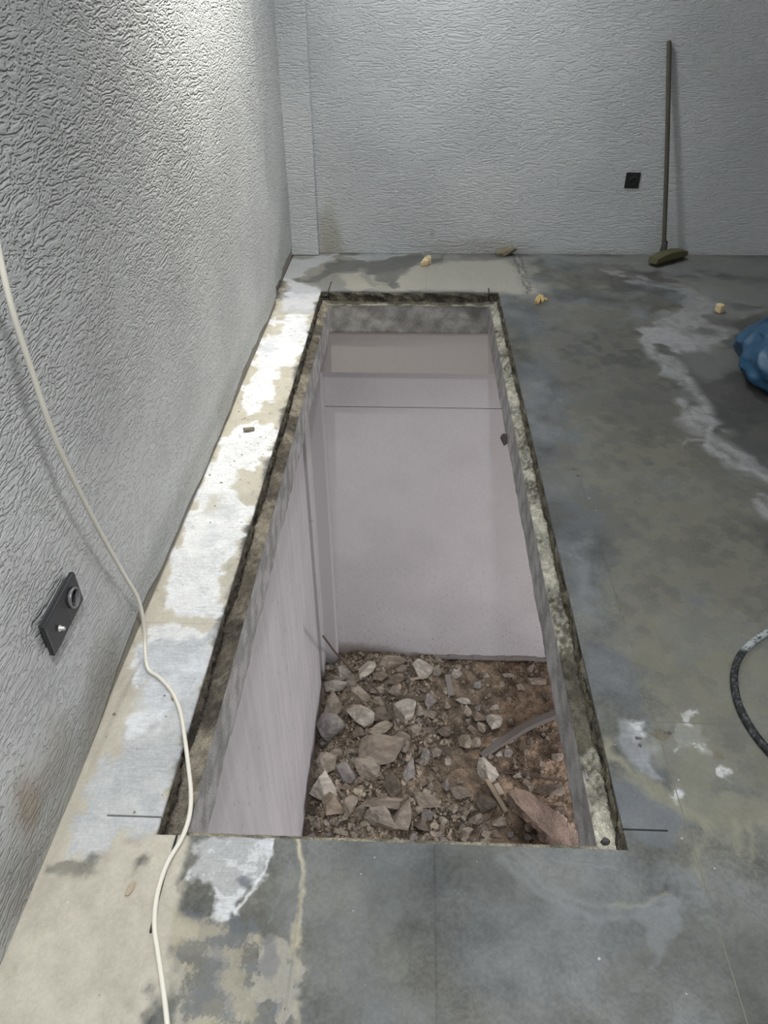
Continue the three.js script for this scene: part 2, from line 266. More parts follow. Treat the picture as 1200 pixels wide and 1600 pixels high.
  for (let s = 0; s < 900; s++) { const x = -.83 + r() * .26, z = -4.3 + r() * 3.3; if (Math.abs(z + 2.95) > .5 && r() > .14) continue; blot(x, z, .0015 + r() * r() * r() * .008, PAL.dirt.map((v) => v * .55), .85); }
  for (let s = 0; s < 330; s++) blot(x0 + r() * (x1 - x0), z0 + r() * (z1 - z0), .001 + r() * r() * .003, r() < .5 ? PAL.dust : PAL.dark, .55);
  const C8 = new Uint8Array(n * 4), Q8 = new Uint8Array(n * 4), Y8 = new Uint8Array(n * 4);
  for (let i = 0, o = 0; i < n; i++, o += 4) {
    C8[o] = s8(R[i]); C8[o + 1] = s8(G[i]); C8[o + 2] = s8(B[i]); C8[o + 3] = 255;
    const q = clamp(Q[i]) * 255; Q8[o] = Q8[o + 1] = Q8[o + 2] = q; Q8[o + 3] = 255;
    const y = clamp(Y[i]) * 255; Y8[o] = Y8[o + 1] = Y8[o + 2] = y; Y8[o + 3] = 255;
  }
  return std({ map: dataTex(C8, W, H, true), roughnessMap: dataTex(Q8, W, H, false), roughness: 1, bumpMap: dataTex(Y8, W, H, false), bumpScale: .0035, metalness: 0 });
}
const NEAR = [-0.9, 1.5, -3.0, -0.3], FAR = [-0.9, 3.35, -5.42, -1.6];
const floorNear = paintFloor(2048, 2048, ...NEAR), floorFar = paintFloor(2048, 1840, ...FAR);

// ------------------------------------------------------------------ plaster, concrete, dirt materials
function plasterBump(W, H, lx, ly, seed, density, depth) {   // dragged horizontal furrows, periodic
  const D = new Uint8Array(W * H * 4);
  for (let j = 0, o = 0; j < H; j++) for (let i = 0; i < W; i++, o += 4) {
    const u = i / W, v = j / H;
    const wx = look(T_SMOOTH, u * 2 + seed, v * 2) * .02, wy = look(T_SMOOTH, u * 3, v * 2 + seed) * .007 + look(T_FBM, u * 4 + .2, v * 2) * .006;
    const a = look(T_VAL, u + wx + seed, v * 2 + wy), b = look(T_VAL, u * 2 + .33 + wx * 2, v * 3 + seed + wy * 1.5);
    const patchy = look(T_SMOOTH, u * 2 + .5, v * 1 + seed);
    const groove = sstep(.06 - density + patchy * .2, .46 - density + patchy * .2, a * .68 + b * .55);
    const grain = look(T_FINE, u * 3, v * 2) * .05 + look(T_VAL, u * 2 + .7, v * 4 + wy * 2) * .09;
    const y = clamp(.8 - groove * depth + grain + look(T_FBM, u * 2, v) * .08) * 255;
    D[o] = D[o + 1] = D[o + 2] = y; D[o + 3] = 255;
  }
  return dataTex(D, W, H, false, true);
}
function flatTex(W, H, fn, srgb = true, repeat = true) {
  const D = new Uint8Array(W * H * 4); const out = [0, 0, 0];
  for (let j = 0, o = 0; j < H; j++) for (let i = 0; i < W; i++, o += 4) { fn(i / W, j / H, out); D[o] = srgb ? s8(out[0]) : clamp(out[0]) * 255; D[o + 1] = srgb ? s8(out[1]) : clamp(out[1]) * 255; D[o + 2] = srgb ? s8(out[2]) : clamp(out[2]) * 255; D[o + 3] = 255; }
  return dataTex(D, W, H, srgb, repeat);
}
const bumpPlaster = plasterBump(2048, 1024, 2.4, 1.2, .17, .02, .62);
const bumpBack = plasterBump(1024, 512, 2.4, 1.2, .61, .10, .34);
const rep = (t, lx, ly) => { const c = t.clone(); c.repeat.set(1 / lx, 1 / ly); c.needsUpdate = true; return c; };
// left wall: uv in metres, u along depth from z = 0, v up; stains have places of their own
const LW = 5.6, LH = 2.9;
const leftColour = flatTex(1400, 725, (u, v, c) => {
  const d = u * LW, y = v * LH, w = look(T_FBM, d * .8, y * .8) * .10, f = look(T_FBM, d * .35, y * .35);
  let k = .47 * (1 + f * .07), r = k, g = k * 1.02, b = k * 1.0;
  const st = (cd, cy, rd, ry, a, cr, cg, cb) => { const t = a * sstep(1.1, .25, Math.hypot((d - cd) / rd, (y - cy) / ry) + w * 2.2); r = mix(r, cr, t); g = mix(g, cg, t); b = mix(b, cb, t); };
  st(.93, .17, .10, .16, .75, .25, .19, .12); st(1.06, .13, .16, .16, .5, .30, .27, .22); st(1.35, .10, .22, .13, .55, .30, .28, .25); st(1.2, .02, .5, .09, .6, .30, .285, .25);
  st(.80, .1, .14, .12, .4, .16, .14, .12); st(3.0, .0, 1.8, .05, .45, .33, .31, .27);
  c[0] = r; c[1] = g; c[2] = b;
}, true, false);
const plasterLeft = std({ map: rep(leftColour, LW, LH), bumpMap: rep(bumpPlaster, 2.4, 1.2), bumpScale: .0075, roughness: .62 });
const backColour = flatTex(1300, 725, (u, v, c) => {
  const x = u * 4.2 - .9, y = v * LH, w = look(T_FBM, x * .9, y * .9) * .12, f = look(T_FBM, x * .3 + .5, y * .3);
  let k = .52 * (1 + f * .05), r = k * .975, g = k * 1.0, b = k * 1.005;
  const st = (cx, cy, rx, ry, a, cr, cg, cb) => { const t = a * sstep(1.1, .3, Math.hypot((x - cx) / rx, (y - cy) / ry) + w * 1.4); r = mix(r, cr, t); g = mix(g, cg, t); b = mix(b, cb, t); };
  st(-.60, .16, .09, .26, .6, .31, .29, .22); st(-.585, .03, .12, .12, .4, .3, .28, .22); st(.45, .04, .45, .07, .45, .3, .28, .24); st(.11, .13, .02, .03, .5, .3, .28, .25);
  st(1.3, .0, 1.2, .03, .4, .35, .34, .32);
  c[0] = r; c[1] = g; c[2] = b;
}, true, false);
const mapBack = rep(backColour, 4.2, LH); mapBack.offset.set(.9 / 4.2, 0);
const plasterBack = std({ map: mapBack, bumpMap: rep(bumpBack, 2.4, 1.2), bumpScale: .006, roughness: .7 });
const plainPlaster = std({ color: lin(.5, .51, .51), roughness: .85 });
const ceilMat = std({ color: lin(.55, .55, .55), roughness: .9 });
const concreteTex = flatTex(1024, 1024, (u, v, c) => {
  const f = look(T_FBM, u, v), n = look(T_FINE, u * 2, v * 2), s = look(T_VAL, u * 1, v * 1), p = look(T_VAL, u * 2 + .3, v * 2);
  let k = .40 + f * .10 + n * .07; if (p > .62) k += .22 * sstep(.62, .8, p); if (s < -.66) k -= .16 * sstep(-.66, -.85, s);
  c[0] = k; c[1] = k * .985; c[2] = k * .955;
});
const concreteBump = flatTex(512, 512, (u, v, c) => { const k = .5 + look(T_FINE, u * 2, v * 2) * .3 + look(T_FBM, u, v) * .2; c[0] = c[1] = c[2] = k; }, false);
const mudTex = flatTex(1024, 1024, (u, v, c) => {
  const f = look(T_FBM, u, v), n = look(T_FINE, u * 3, v * 3), s = look(T_VAL, u * 2, v * 2), big = look(T_SMOOTH, u * 2, v * 2);
  let k = .55 + f * .22 + n * .22 + big * .08; if (s < -.5) k *= mix(1, .35, sstep(-.5, -.8, s)); if (s > .72) k += .25;
  c[0] = k; c[1] = k * .99; c[2] = k * .96;
});
const mudBump = flatTex(1024, 1024, (u, v, c) => { const k = .5 + look(T_FINE, u * 3, v * 3) * .25 + look(T_FBM, u, v) * .25 + Math.max(0, look(T_VAL, u * 2, v * 2)) * .25; c[0] = c[1] = c[2] = k; }, false);

// ------------------------------------------------------------------ lamps of the two rooms (out of the picture)
function downlight(pos, power, colour, r = .06, angle = 1.45, aim = [0, -2, 0]) {
  const t = thing('ceiling_lamp', null, 'lamp', [pos[0], pos[1], pos[2]]);
  const ring = new THREE.LatheGeometry([[r, 0], [r * 1.25, 0], [r * 1.3, .006], [r * 1.3, .02], [r, .02], [r, 0]].map((p) => new THREE.Vector2(...p)), 40); ring.translate(0, -.02, 0);
  mesh('trim_ring', ring, std({ color: lin(.7, .7, .7), roughness: .5 }), t);
  const disc = new THREE.CylinderGeometry(r, r, .006, 40); disc.translate(0, -.008, 0);
  mesh('diffuser', disc, std({ color: 0xffffff, emissive: colour, emissiveIntensity: 6 }), t);
  const l = new THREE.SpotLight(colour, power, 0, angle, .9, 2); l.position.set(0, -.03, 0); l.target.position.set(...aim); l.castShadow = true; l.shadow.radius = r * 50; l.shadow.mapSize.set(1024, 1024);
  t.add(l, l.target); l.name = 'lamp_light'; l.target.name = 'lamp_aim';
  return t;
}
function panelLamp(name, pos, w, h, intensity, colour, label) {
  const t = thing(name, label, 'lamp', pos);
  mesh('housing', new RoundedBoxGeometry(w + .04, .05, h + .04, 2, .008), std({ color: lin(.7, .7, .7), roughness: .5 }), t).position.y = .03;
  const g = new THREE.BoxGeometry(w, .006, h); mesh('diffuser', g, std({ color: 0xffffff, emissive: colour, emissiveIntensity: 2 }), t);
  const l = new THREE.RectAreaLight(colour, intensity, w, h); l.name = 'panel_light'; l.position.y = -.01; l.rotation.x = -Math.PI / 2; t.add(l);
  return t;
}
tag(downlight([.14, CEIL_Y, -.1], ...LIGHT.nearLamp), 'round ceiling lamp above the near end of the opening', 'lamp');
tag(downlight([-.45, CEIL_Y, -3.4], ...LIGHT.washLamp, .05, 1.0, [-1, -1.35, 0]), 'round ceiling lamp close to the rough left wall', 'lamp');
tag(downlight([.15, CEIL_Y, -4.45], ...LIGHT.backLamp, .06, 1.35), 'round ceiling lamp in front of the back wall', 'lamp');
panelLamp('ceiling_panel', [1.5, CEIL_Y - .06, -.6], 1.2, .6, ...LIGHT.backFill, 'wide flat ceiling panel over the right half of the room');
panelLamp('ceiling_panel', [-.35, CEIL_Y - .06, -2.9], .6, .6, ...LIGHT.midFill, 'flat ceiling panel above the far half of the opening');
{
  const t = panelLamp('work_light', [PIT_RX - .12, -2.5, -2.4], 1.3, 1.3, ...LIGHT.lowerLamp, 'upright work light panel at the right side of the lower room'); t.rotation.set(0, 0, -Math.PI / 2);
  panelLamp('lower_room_lamp', [2.3, SLAB_BOT - .12, -3.9], .3, .3, ...LIGHT.lowerWarm, 'small square lamp near the back wall of the lower room');
}

// ------------------------------------------------------------------ upper room shell
function boxUV(w, h, d, uAxis) {   // box with uv in metres by position
  const g = new THREE.BoxGeometry(w, h, d); return g;
}
function metreUV(g, fu, fv) { const p = g.attributes.position, uv = new Float32Array(p.count * 2); for (let i = 0; i < p.count; i++) { uv[i * 2] = fu(p.getX(i), p.getY(i), p.getZ(i)); uv[i * 2 + 1] = fv(p.getX(i), p.getY(i), p.getZ(i)); } g.setAttribute('uv', new THREE.BufferAttribute(uv, 2)); return g; }
function structure(name, label) { const g = new THREE.Group(); g.name = name; scene.add(g); return tag(g, label, null, null, 'structure'); }
// left wall: plaster coat stops in a wavy edge above the floor; a recessed strip runs to the back corner
{
  const w = structure('wall_left', 'white wall with rough dragged plaster and a bare base line');
  const coat = (za, zb, x, seed) => {
    const s = new THREE.Shape(), N = 60; s.moveTo(-za, CEIL_Y);
    for (let i = 0; i <= N; i++) { const d = mix(-za, -zb, i / N); const e = d < 1.15 ? .004 : .046 + look(T_FBM, d * .35 + seed, .3) * .018 + look(T_FBM, d * 1.4, .7 + seed) * .006; s.lineTo(d, Math.max(.003, e * sstep(1.0, 1.7, d) + .003)); }
    s.lineTo(-zb, CEIL_Y); s.closePath();
    const g = new THREE.ExtrudeGeometry(s, { depth: .035, bevelEnabled: true, bevelThickness: .005, bevelSize: .005, bevelSegments: 3, curveSegments: 4 });
    g.translate(0, 0, -.04); g.applyMatrix4(new THREE.Matrix4().makeBasis(new THREE.Vector3(0, 0, -1), new THREE.Vector3(0, 1, 0), new THREE.Vector3(1, 0, 0)));
    g.translate(x, 0, 0); return metreUV(g, (a, b, c) => -c, (a, b, c) => b);
  };
  mesh('plaster_coat', coat(FRONT_Z, -4.36, WALL_X + .014, .2), plasterLeft, w);
  mesh('plaster_coat', coat(-4.366, BACK_Z, WALL_X - .02, .6), plasterLeft, w);
  const core = new THREE.BoxGeometry(.2, CEIL_Y + .25, FRONT_Z + 4.36 + .2); core.translate(WALL_X - .1 + .004, CEIL_Y / 2 - .125, (FRONT_Z + .2 - 4.36) / 2); const core2 = new THREE.BoxGeometry(.2, CEIL_Y + .25, 1.2); core2.translate(WALL_X - .1 - .028, CEIL_Y / 2 - .125, -4.96);
  mesh('bare_wall', metreUV(mergeGeometries([core, core2]), (a, b, c) => -c, (a, b, c) => b), std({ color: lin(.30, .28, .24), roughness: .9, bumpMap: rep(concreteBump, .4, .4), bumpScale: .004 }), w);
  partNames(w);
}
{
  const w = structure('wall_back', 'white wall with fine horizontal plaster ripples behind the opening');
  const g = new THREE.BoxGeometry(RIGHT_X - WALL_X + .6, CEIL_Y + .25, .2); g.translate((RIGHT_X + WALL_X) / 2, CEIL_Y / 2 - .125 + .0, BACK_Z - .1);
  mesh('plaster_coat', metreUV(g, (a) => a, (a, b) => b), plasterBack, w);
  const s = new THREE.Shape(); s.moveTo(WALL_X - .02, 0); s.lineTo(-.665, 0); s.lineTo(-.648, .02); s.lineTo(-.648, .1); s.lineTo(WALL_X - .02, .1);
  const pil = new RoundedBoxGeometry(.20, CEIL_Y, .08, 3, .008); pil.translate(WALL_X + .060, CEIL_Y / 2 + .002, BACK_Z + .036);
  mesh('pilaster', metreUV(pil, (a, b, c) => a - c, (a, b) => b), plasterBack, w);
}
{
  const a = mesh('wall_right', new THREE.BoxGeometry(.2, CEIL_Y, FRONT_Z - BACK_Z), plainPlaster); a.position.set(RIGHT_X + .1, CEIL_Y / 2, (FRONT_Z + BACK_Z) / 2); tag(a, 'plain plastered wall out of the picture on the right', null, null, 'structure');
  const b = mesh('wall_front', new THREE.BoxGeometry(RIGHT_X - WALL_X, CEIL_Y, .2), plainPlaster); b.position.set((RIGHT_X + WALL_X) / 2, CEIL_Y / 2, FRONT_Z + .1); tag(b, 'plain plastered wall behind the camera', null, null, 'structure');
  const c = mesh('ceiling', new THREE.BoxGeometry(RIGHT_X - WALL_X + .4, .2, FRONT_Z - BACK_Z + .4), ceilMat); c.position.set((RIGHT_X + WALL_X) / 2, CEIL_Y + .1, (FRONT_Z + BACK_Z) / 2); tag(c, 'plain pale ceiling above the picture', null, null, 'structure');
}

// ------------------------------------------------------------------ floor: tiles, grout, screed, slab
const floor = structure('floor', 'grey tiled floor cut open, streaked with cutting mud and white dust');
{
  const ev = new Evaluator(); ev.useGroups = false;
  const boxBrush = (x0, x1, y0, y1, z0, z1) => { const g = new THREE.BoxGeometry(x1 - x0, y1 - y0, z1 - z0); g.translate((x0 + x1) / 2, (y0 + y1) / 2, (z0 + z1) / 2); const b = new Brush(g); b.updateMatrixWorld(); return b; };
  const slots = [[-.713, CUT.x0 + .01, -1.024, -1.019], [CUT.x1 - .01, .613, -1.0315, -1.0265], [-.5395, -.5305, CUT.z0 - .17, CUT.z0 + .01], [.449, .458, CUT.z0 - .075, CUT.z0 + .01]];
  const J = .0013, r = rng(5);
  const grout = [];
  const tile = (x0, x1, z0, z1) => {
    if (x0 >= CUT.x0 - .004 && x1 <= CUT.x1 + .004 && z0 >= CUT.z0 - .004 && z1 <= CUT.z1 + .004) return;
    const dy = (r() - .5) * .0012;
    const g0 = new RoundedBoxGeometry(x1 - x0 - 2 * J, .0098, z1 - z0 - 2 * J, 2, .0012); g0.translate((x0 + x1) / 2, -.0050 + dy, (z0 + z1) / 2);
    g0.deleteAttribute('uv'); g0.setAttribute('uv', new THREE.BufferAttribute(new Float32Array(g0.attributes.position.count * 2), 2));
    let b = new Brush(g0); b.updateMatrixWorld(); let cut = false;
    const sub = (a0, a1, c0, c1) => { if (a0 < x1 && a1 > x0 && c0 < z1 && c1 > z0) { b = ev.evaluate(b, boxBrush(a0, a1, -.03, .02, c0, c1), SUBTRACTION); cut = true; } };
    sub(CUT.x0, CUT.x1, CUT.z0, CUT.z1);
    for (const s of slots) sub(...s);
    const near = z1 > -1.9 && z0 >= -3.0 && x1 <= 1.5, D = near ? NEAR : FAR;
    let g = b.geometry; if (g.attributes.position.count === 0) return;
    g = metreUV(g.clone(), (a) => (a - D[0]) / (D[1] - D[0]), (a, bb, c) => (c - D[2]) / (D[3] - D[2]));
    mesh('tile', g, near ? floorNear : floorFar, floor);
  };
  const column = (x0, x1, zs) => { for (let i = 0; i + 1 < zs.length; i++) tile(x0, x1, zs[i], zs[i + 1]); };
  const xl = WALL_X - .02, zb = BACK_Z + .002;
  column(xl, -.527, [zb, -4.567, -4.256, -2.94, -1.674, -.41, .8, FRONT_Z]);
  column(-.527, .068, [zb, -4.556]); column(-.527, -.226, [-1.27, 0]); column(-.226, .068, [-1.27, 0]); column(-.527, .068, [0, 1.2, FRONT_Z]);
  column(.068, .661, [zb, -4.556, -3.88, -2.61, -1.346, -.08, 1.18, FRONT_Z]);
  for (const [a, b2] of [[.661, 1.245], [1.245, 1.84], [1.84, 2.43], [2.43, RIGHT_X - .002]]) column(a, b2, [zb, -5.14, -3.88, -2.61, -1.346, -.08, 1.18, FRONT_Z]);
  partNames(floor);
  // grout: thin strips in the joints, a little below the tile faces
  const gs = []; const strip = (x0, x1, z0, z1) => { const g = new THREE.BoxGeometry(x1 - x0, .006, z1 - z0); g.translate((x0 + x1) / 2, -.0039, (z0 + z1) / 2); gs.push(g); };
  const inHole = (a, lo, hi) => a > lo && a < hi;
  for (const x of [-.527, -.226, .068, .661, 1.245, 1.84, 2.43]) {
    const spans = x === -.226 ? [[CUT.z1, 0]] : inHole(x, CUT.x0, CUT.x1) ? [[zb, CUT.z0], [CUT.z1, FRONT_Z]] : [[zb, FRONT_Z]];
    for (const [a, c] of spans) strip(x - J, x + J, a, c);
  }
  for (const z of [-4.567, -4.256, -2.94, -1.674, -.41]) strip(xl, inHole(z, CUT.z0, CUT.z1) ? CUT.x0 : -.527, z - J, z + J);
  for (const z of [-5.14, -3.88, -2.61, -1.346, -.08]) strip(.661, RIGHT_X, z - J, z + J);
  for (const z of [-3.88, -2.61, -1.346]) strip(CUT.x1, .661, z - J, z + J);
  strip(-.527, CUT.x0 + .0, -4.5, -4.499); strip(CUT.x1, .661, -4.558, -4.554);
  const nearBy = (g) => { g.computeBoundingBox(); return g.boundingBox.min.z >= -3.0 && g.boundingBox.max.x <= 1.5; };
  for (const [part, D, m] of [[gs.filter(nearBy), NEAR, floorNear], [gs.filter((g) => !nearBy(g)), FAR, floorFar]]) mesh('grout', metreUV(mergeGeometries(part), (a) => (a - D[0]) / (D[1] - D[0]), (a, b, c) => (c - D[2]) / (D[3] - D[2])), m, floor);
}
// rings that follow the opening: profile points [outset from the slab opening, y], mitred at the corners
const OUT = { x0: WALL_X - .03, x1: RIGHT_X, z0: BACK_Z, z1: FRONT_Z };
function ringGeo(profile, step, rough, colour) {
  const lx = SL.x1 - SL.x0, lz = SL.z1 - SL.z0, P = [];
  const side = (n, f) => { for (let i = 0; i < n; i++) P.push(f(i / n)); };
  const nx = Math.round(lx / step), nz = Math.round(lz / step);
  // fractions along each side, going round: front (x up), right (z down), back, left
  side(nx, (t) => [0, t]); side(nz, (t) => [1, t]); side(nx, (t) => [2, t]); side(nz, (t) => [3, t]); P.push([3, 1]);
  const pos = [], uv = [], col = [], idx = []; let arc = 0, prev = null; const M = profile.length;
  for (const [s, t] of P) {
    const base = corner(s, t, 0); if (prev) arc += Math.hypot(base[0] - prev[0], base[1] - prev[1]); prev = base;
    let len = 0;
    profile.forEach((q, k) => {
      if (k) len += q[0] === 'out' || profile[k - 1][0] === 'out' ? .4 : Math.hypot(q[0] - profile[k - 1][0], q[1] - profile[k - 1][1]);
      const [x, z] = q[0] === 'out' ? outer(s, t) : corner(s, t, q[0]);
      const amp = q[2] || 0, n1 = look(T_FBM, x * 1.9 + q[1] * 2.3, z * 1.9 + q[1] * 1.7), n2 = look(T_FINE, x * 1.7 + q[1] * 1.1, z * 1.7), d = amp * (n1 * 1.1 + n2 * .55);
      const nrm = [[0, -1], [-1, 0], [0, 1], [1, 0]][s];                 // towards the middle of the opening
      pos.push(x + nrm[0] * d * (q[3] ?? 1), q[1] + d * (1 - (q[3] ?? 1)), z + nrm[1] * d * (q[3] ?? 1)); uv.push(arc, len); col.push(...colour(x, q[1], z, s, k / (M - 1)));
    });
  }
  for (let i = 0; i + 1 < P.length; i++) for (let k = 0; k + 1 < M; k++) { const a = i * M + k, b = a + M; idx.push(a, a + 1, b, b, a + 1, b + 1); }
  const g = new THREE.BufferGeometry(); g.setAttribute('position', new THREE.Float32BufferAttribute(pos, 3)); g.setAttribute('uv', new THREE.Float32BufferAttribute(uv, 2)); g.setAttribute('color', new THREE.Float32BufferAttribute(col, 3)); g.setIndex(idx); g.computeVertexNormals(); return g;
  function corner(s, t, o) { const x0 = SL.x0 - o, x1 = SL.x1 + o, z0 = SL.z0 - o, z1 = SL.z1 + o; return s === 0 ? [mix(x0, x1, t), z1] : s === 1 ? [x1, mix(z1, z0, t)] : s === 2 ? [mix(x1, x0, t), z0] : [x0, mix(z0, z1, t)]; }
  function outer(s, t) { const { x0, x1, z0, z1 } = OUT; return s === 0 ? [mix(x0, x1, t), z1] : s === 1 ? [x1, mix(z1, z0, t)] : s === 2 ? [mix(x1, x0, t), z0] : [x0, mix(z0, z1, t)]; }
}
{
  const prof = [['out', -.0105]]; for (let k = 0; k <= 8; k++) prof.push([LEDGE, mix(-.0105, T_TOP, k / 8), k === 0 ? .001 : .008, 1]);
  for (let k = 1; k <= 7; k++) prof.push([mix(LEDGE, .001, k / 7), T_TOP + .001 + .012 * Math.pow(1 - k / 7, 2), k === 7 ? .0012 : .006, k === 7 ? .5 : 0]);
  prof.push([.0, T_TOP - .004, .0012, .5]);
  const g = ringGeo(prof, .012, 0, (x, y, z, s, k) => {
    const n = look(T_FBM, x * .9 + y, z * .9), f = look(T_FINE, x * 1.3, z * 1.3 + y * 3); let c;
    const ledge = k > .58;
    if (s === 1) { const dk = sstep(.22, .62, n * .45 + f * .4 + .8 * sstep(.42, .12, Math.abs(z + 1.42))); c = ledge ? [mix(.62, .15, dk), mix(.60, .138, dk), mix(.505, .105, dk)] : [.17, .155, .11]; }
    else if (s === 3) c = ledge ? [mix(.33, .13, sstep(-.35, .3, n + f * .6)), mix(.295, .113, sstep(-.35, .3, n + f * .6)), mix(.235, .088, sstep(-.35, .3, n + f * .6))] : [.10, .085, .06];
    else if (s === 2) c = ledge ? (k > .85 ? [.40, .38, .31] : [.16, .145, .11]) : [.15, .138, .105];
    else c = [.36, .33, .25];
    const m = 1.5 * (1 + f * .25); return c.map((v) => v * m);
  });
  const cutMat = std({ vertexColors: true, map: mudTex.clone(), bumpMap: mudBump.clone(), bumpScale: .006, roughness: .95 });
  cutMat.map.repeat.set(3.1, 3.1); cutMat.bumpMap.repeat.set(3.1, 3.1);
  mesh('screed', g, cutMat, floor);
  const ps = [['out', T_TOP - .006]]; for (let k = 0; k <= 3; k++) ps.push([mix(.06, .0, k / 3), T_TOP - .006, 0]);
  for (let k = 0; k <= 12; k++) ps.push([k === 12 ? .002 : 0, mix(T_TOP - .008, SLAB_BOT, k / 12), k > 10 ? .0022 : .0008, 1]);
  ps.push([.03, SLAB_BOT, .001, 0], ['out', SLAB_BOT]);
  const sg = ringGeo(ps, .02, 0, (x, y, z, s) => { const n = look(T_FBM, x * .7 + y * 1.4, z * .7 + y); const m = (s === 2 ? .62 : .85) * (1 + n * (s === 2 ? .2 : .07)); return [m, m * .99, m * (s === 2 ? .95 : 1.0)]; });
  const slabMat = std({ vertexColors: true, map: concreteTex.clone(), bumpMap: concreteBump.clone(), bumpScale: .002, roughness: .8 });
  slabMat.map.repeat.set(2.2, 2.2); slabMat.bumpMap.repeat.set(3, 3);
  mesh('concrete_slab', sg, slabMat, floor);
  // saw overcuts that run on down the far face
  for (const [x, dz] of [[-.535, 0], [.4535, 0]]) { const c = new THREE.BoxGeometry(.009, .062, .022); c.translate(x, -.0405, CUT.z0 - .0005); mesh('saw_slot', c, std({ color: lin(.02, .018, .015), roughness: 1 }), floor); }
  partNames(floor);
}

// ------------------------------------------------------------------ lower room shell
const paintBack = flatTex(1024, 1024, (u, v, c) => {   // u 0..4 m, v 0..3.4 m above the lower floor
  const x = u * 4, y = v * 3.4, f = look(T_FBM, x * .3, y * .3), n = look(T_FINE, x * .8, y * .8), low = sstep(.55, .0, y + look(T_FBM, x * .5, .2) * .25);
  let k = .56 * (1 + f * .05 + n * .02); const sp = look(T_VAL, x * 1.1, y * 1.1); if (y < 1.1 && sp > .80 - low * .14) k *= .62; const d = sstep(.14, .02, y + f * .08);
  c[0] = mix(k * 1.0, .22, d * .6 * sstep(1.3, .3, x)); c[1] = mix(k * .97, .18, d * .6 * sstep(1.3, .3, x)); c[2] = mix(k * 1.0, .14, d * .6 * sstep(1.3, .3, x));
}, true, false);
const lowerBack = std({ map: paintBack, roughness: .75, bumpMap: rep(concreteBump, 1, 1), bumpScale: .001 });
const paintLeft = flatTex(1024, 1024, (u, v, c) => {   // streaks run down the panel
  const d = u * 6.4, y = v * 3.4, s = look(T_FBM, d * 2.4, y * .16), n = look(T_FBM, d * .3, y * .3); let k = .50 * (1 + n * .05 + s * .05);
  const mark = look(T_VAL, d * .9, y * .25 + .4); if (mark > .74) k *= mix(1, .55, sstep(.74, .95, mark));
  c[0] = k; c[1] = k * .975; c[2] = k * 1.0;
}, true, false);
const lowerLeft = std({ map: paintLeft, roughness: .7 });
{
  const w = structure('wall_lower_back', 'pale wall at the far end of the lower room with one thin joint');
  const seam = -.868, mk = (y0, y1) => { const g = new THREE.BoxGeometry(PIT_RX + 1.1, y1 - y0, .1); g.translate((PIT_RX - .9) / 2, (y0 + y1) / 2, PIT_BZ - .05); return metreUV(g, (a) => (a + .9) / 4, (a, b) => (b - PIT_Y) / 3.4); };
  mesh('wall_panel', mk(PIT_Y - .05, seam - .003), lowerBack, w); mesh('wall_panel', mk(seam + .003, SLAB_BOT), lowerBack, w);
  const bk = new THREE.BoxGeometry(PIT_RX + 1.1, 3.2, .06); bk.translate((PIT_RX - .9) / 2, -1.8, PIT_BZ - .14); mesh('backing', bk, std({ color: lin(.1, .095, .1), roughness: 1 }), w);
  partNames(w);
  const b = mesh('beam_lower', metreUV(new RoundedBoxGeometry(PIT_RX + .9, .30, .13, 2, .006), (a) => a / 2, (a, b2) => b2 / 2), std({ color: lin(.44, .41, .395), roughness: .8, bumpMap: concreteBump, bumpScale: .001 })); b.position.set((PIT_RX - .9) / 2, SLAB_BOT - .15, -4.655); tag(b, 'painted beam under the slab at the far edge of the opening', null, null, 'structure');
  const tr = []; const r = rng(9); for (let x = .25; x < 2; x += .07) { const h = .025 + r() * .018; const q = new RoundedBoxGeometry(.074, h, .03 + r() * .012, 1, .004); q.translate(x, PIT_Y + h / 2 + .02, PIT_BZ + .01); tr.push(q); }
  const t = mesh('baseboard_lower_back', mergeGeometries(tr), std({ color: lin(.24, .22, .215), roughness: .9 })); tag(t, 'uneven grey mortar strip at the foot of the lower back wall', null, null, 'structure');
}
{
  const w = structure('wall_lower_left', 'pale streaked wall on the left side of the lower room');
  const uvw = (g) => metreUV(g, (a, b, c) => (c + 4.8) / 6.4, (a, b) => (b - PIT_Y) / 3.4);
  const H = SLAB_BOT - PIT_Y + .04, mk = (z0, z1, x, rad) => { const g = new RoundedBoxGeometry(.12, H, z1 - z0, 3, rad); g.translate(x - .06, PIT_Y - .04 + H / 2, (z0 + z1) / 2); return uvw(g); };
  mesh('wall_panel', mk(-4.25, PIT_FZ, PIT_LX, .012), lowerLeft, w);
  mesh('recess', mk(-4.46, -4.24, PIT_LX - .05, .004), std({ color: lin(.15, .115, .095), roughness: .9 }), w);
  mesh('wall_panel', mk(-4.72, -4.42, PIT_LX, .01), lowerLeft, w);
  const pil = new RoundedBoxGeometry(.13, H, .12, 3, .008); pil.translate(PIT_LX + .099 - .065, PIT_Y - .04 + H / 2, -4.66); mesh('pilaster', uvw(pil), std({ color: lin(.50, .485, .50), roughness: .75 }), w);
  partNames(w);
  const rr = mesh('wall_lower_right', new THREE.BoxGeometry(.1, H, PIT_FZ - PIT_BZ), std({ color: lin(.5, .46, .43), roughness: .8 })); rr.position.set(PIT_RX + .05, PIT_Y - .04 + H / 2, (PIT_FZ + PIT_BZ) / 2); tag(rr, 'plain wall of the lower room hidden under the slab', null, null, 'structure');
  const ff = mesh('wall_lower_front', new THREE.BoxGeometry(PIT_RX - PIT_LX + .2, H, .1), std({ color: lin(.5, .48, .47), roughness: .8 })); ff.position.set((PIT_RX + PIT_LX) / 2, PIT_Y - .04 + H / 2, PIT_FZ + .05); tag(ff, 'plain near wall of the lower room hidden under the slab', null, null, 'structure');
}
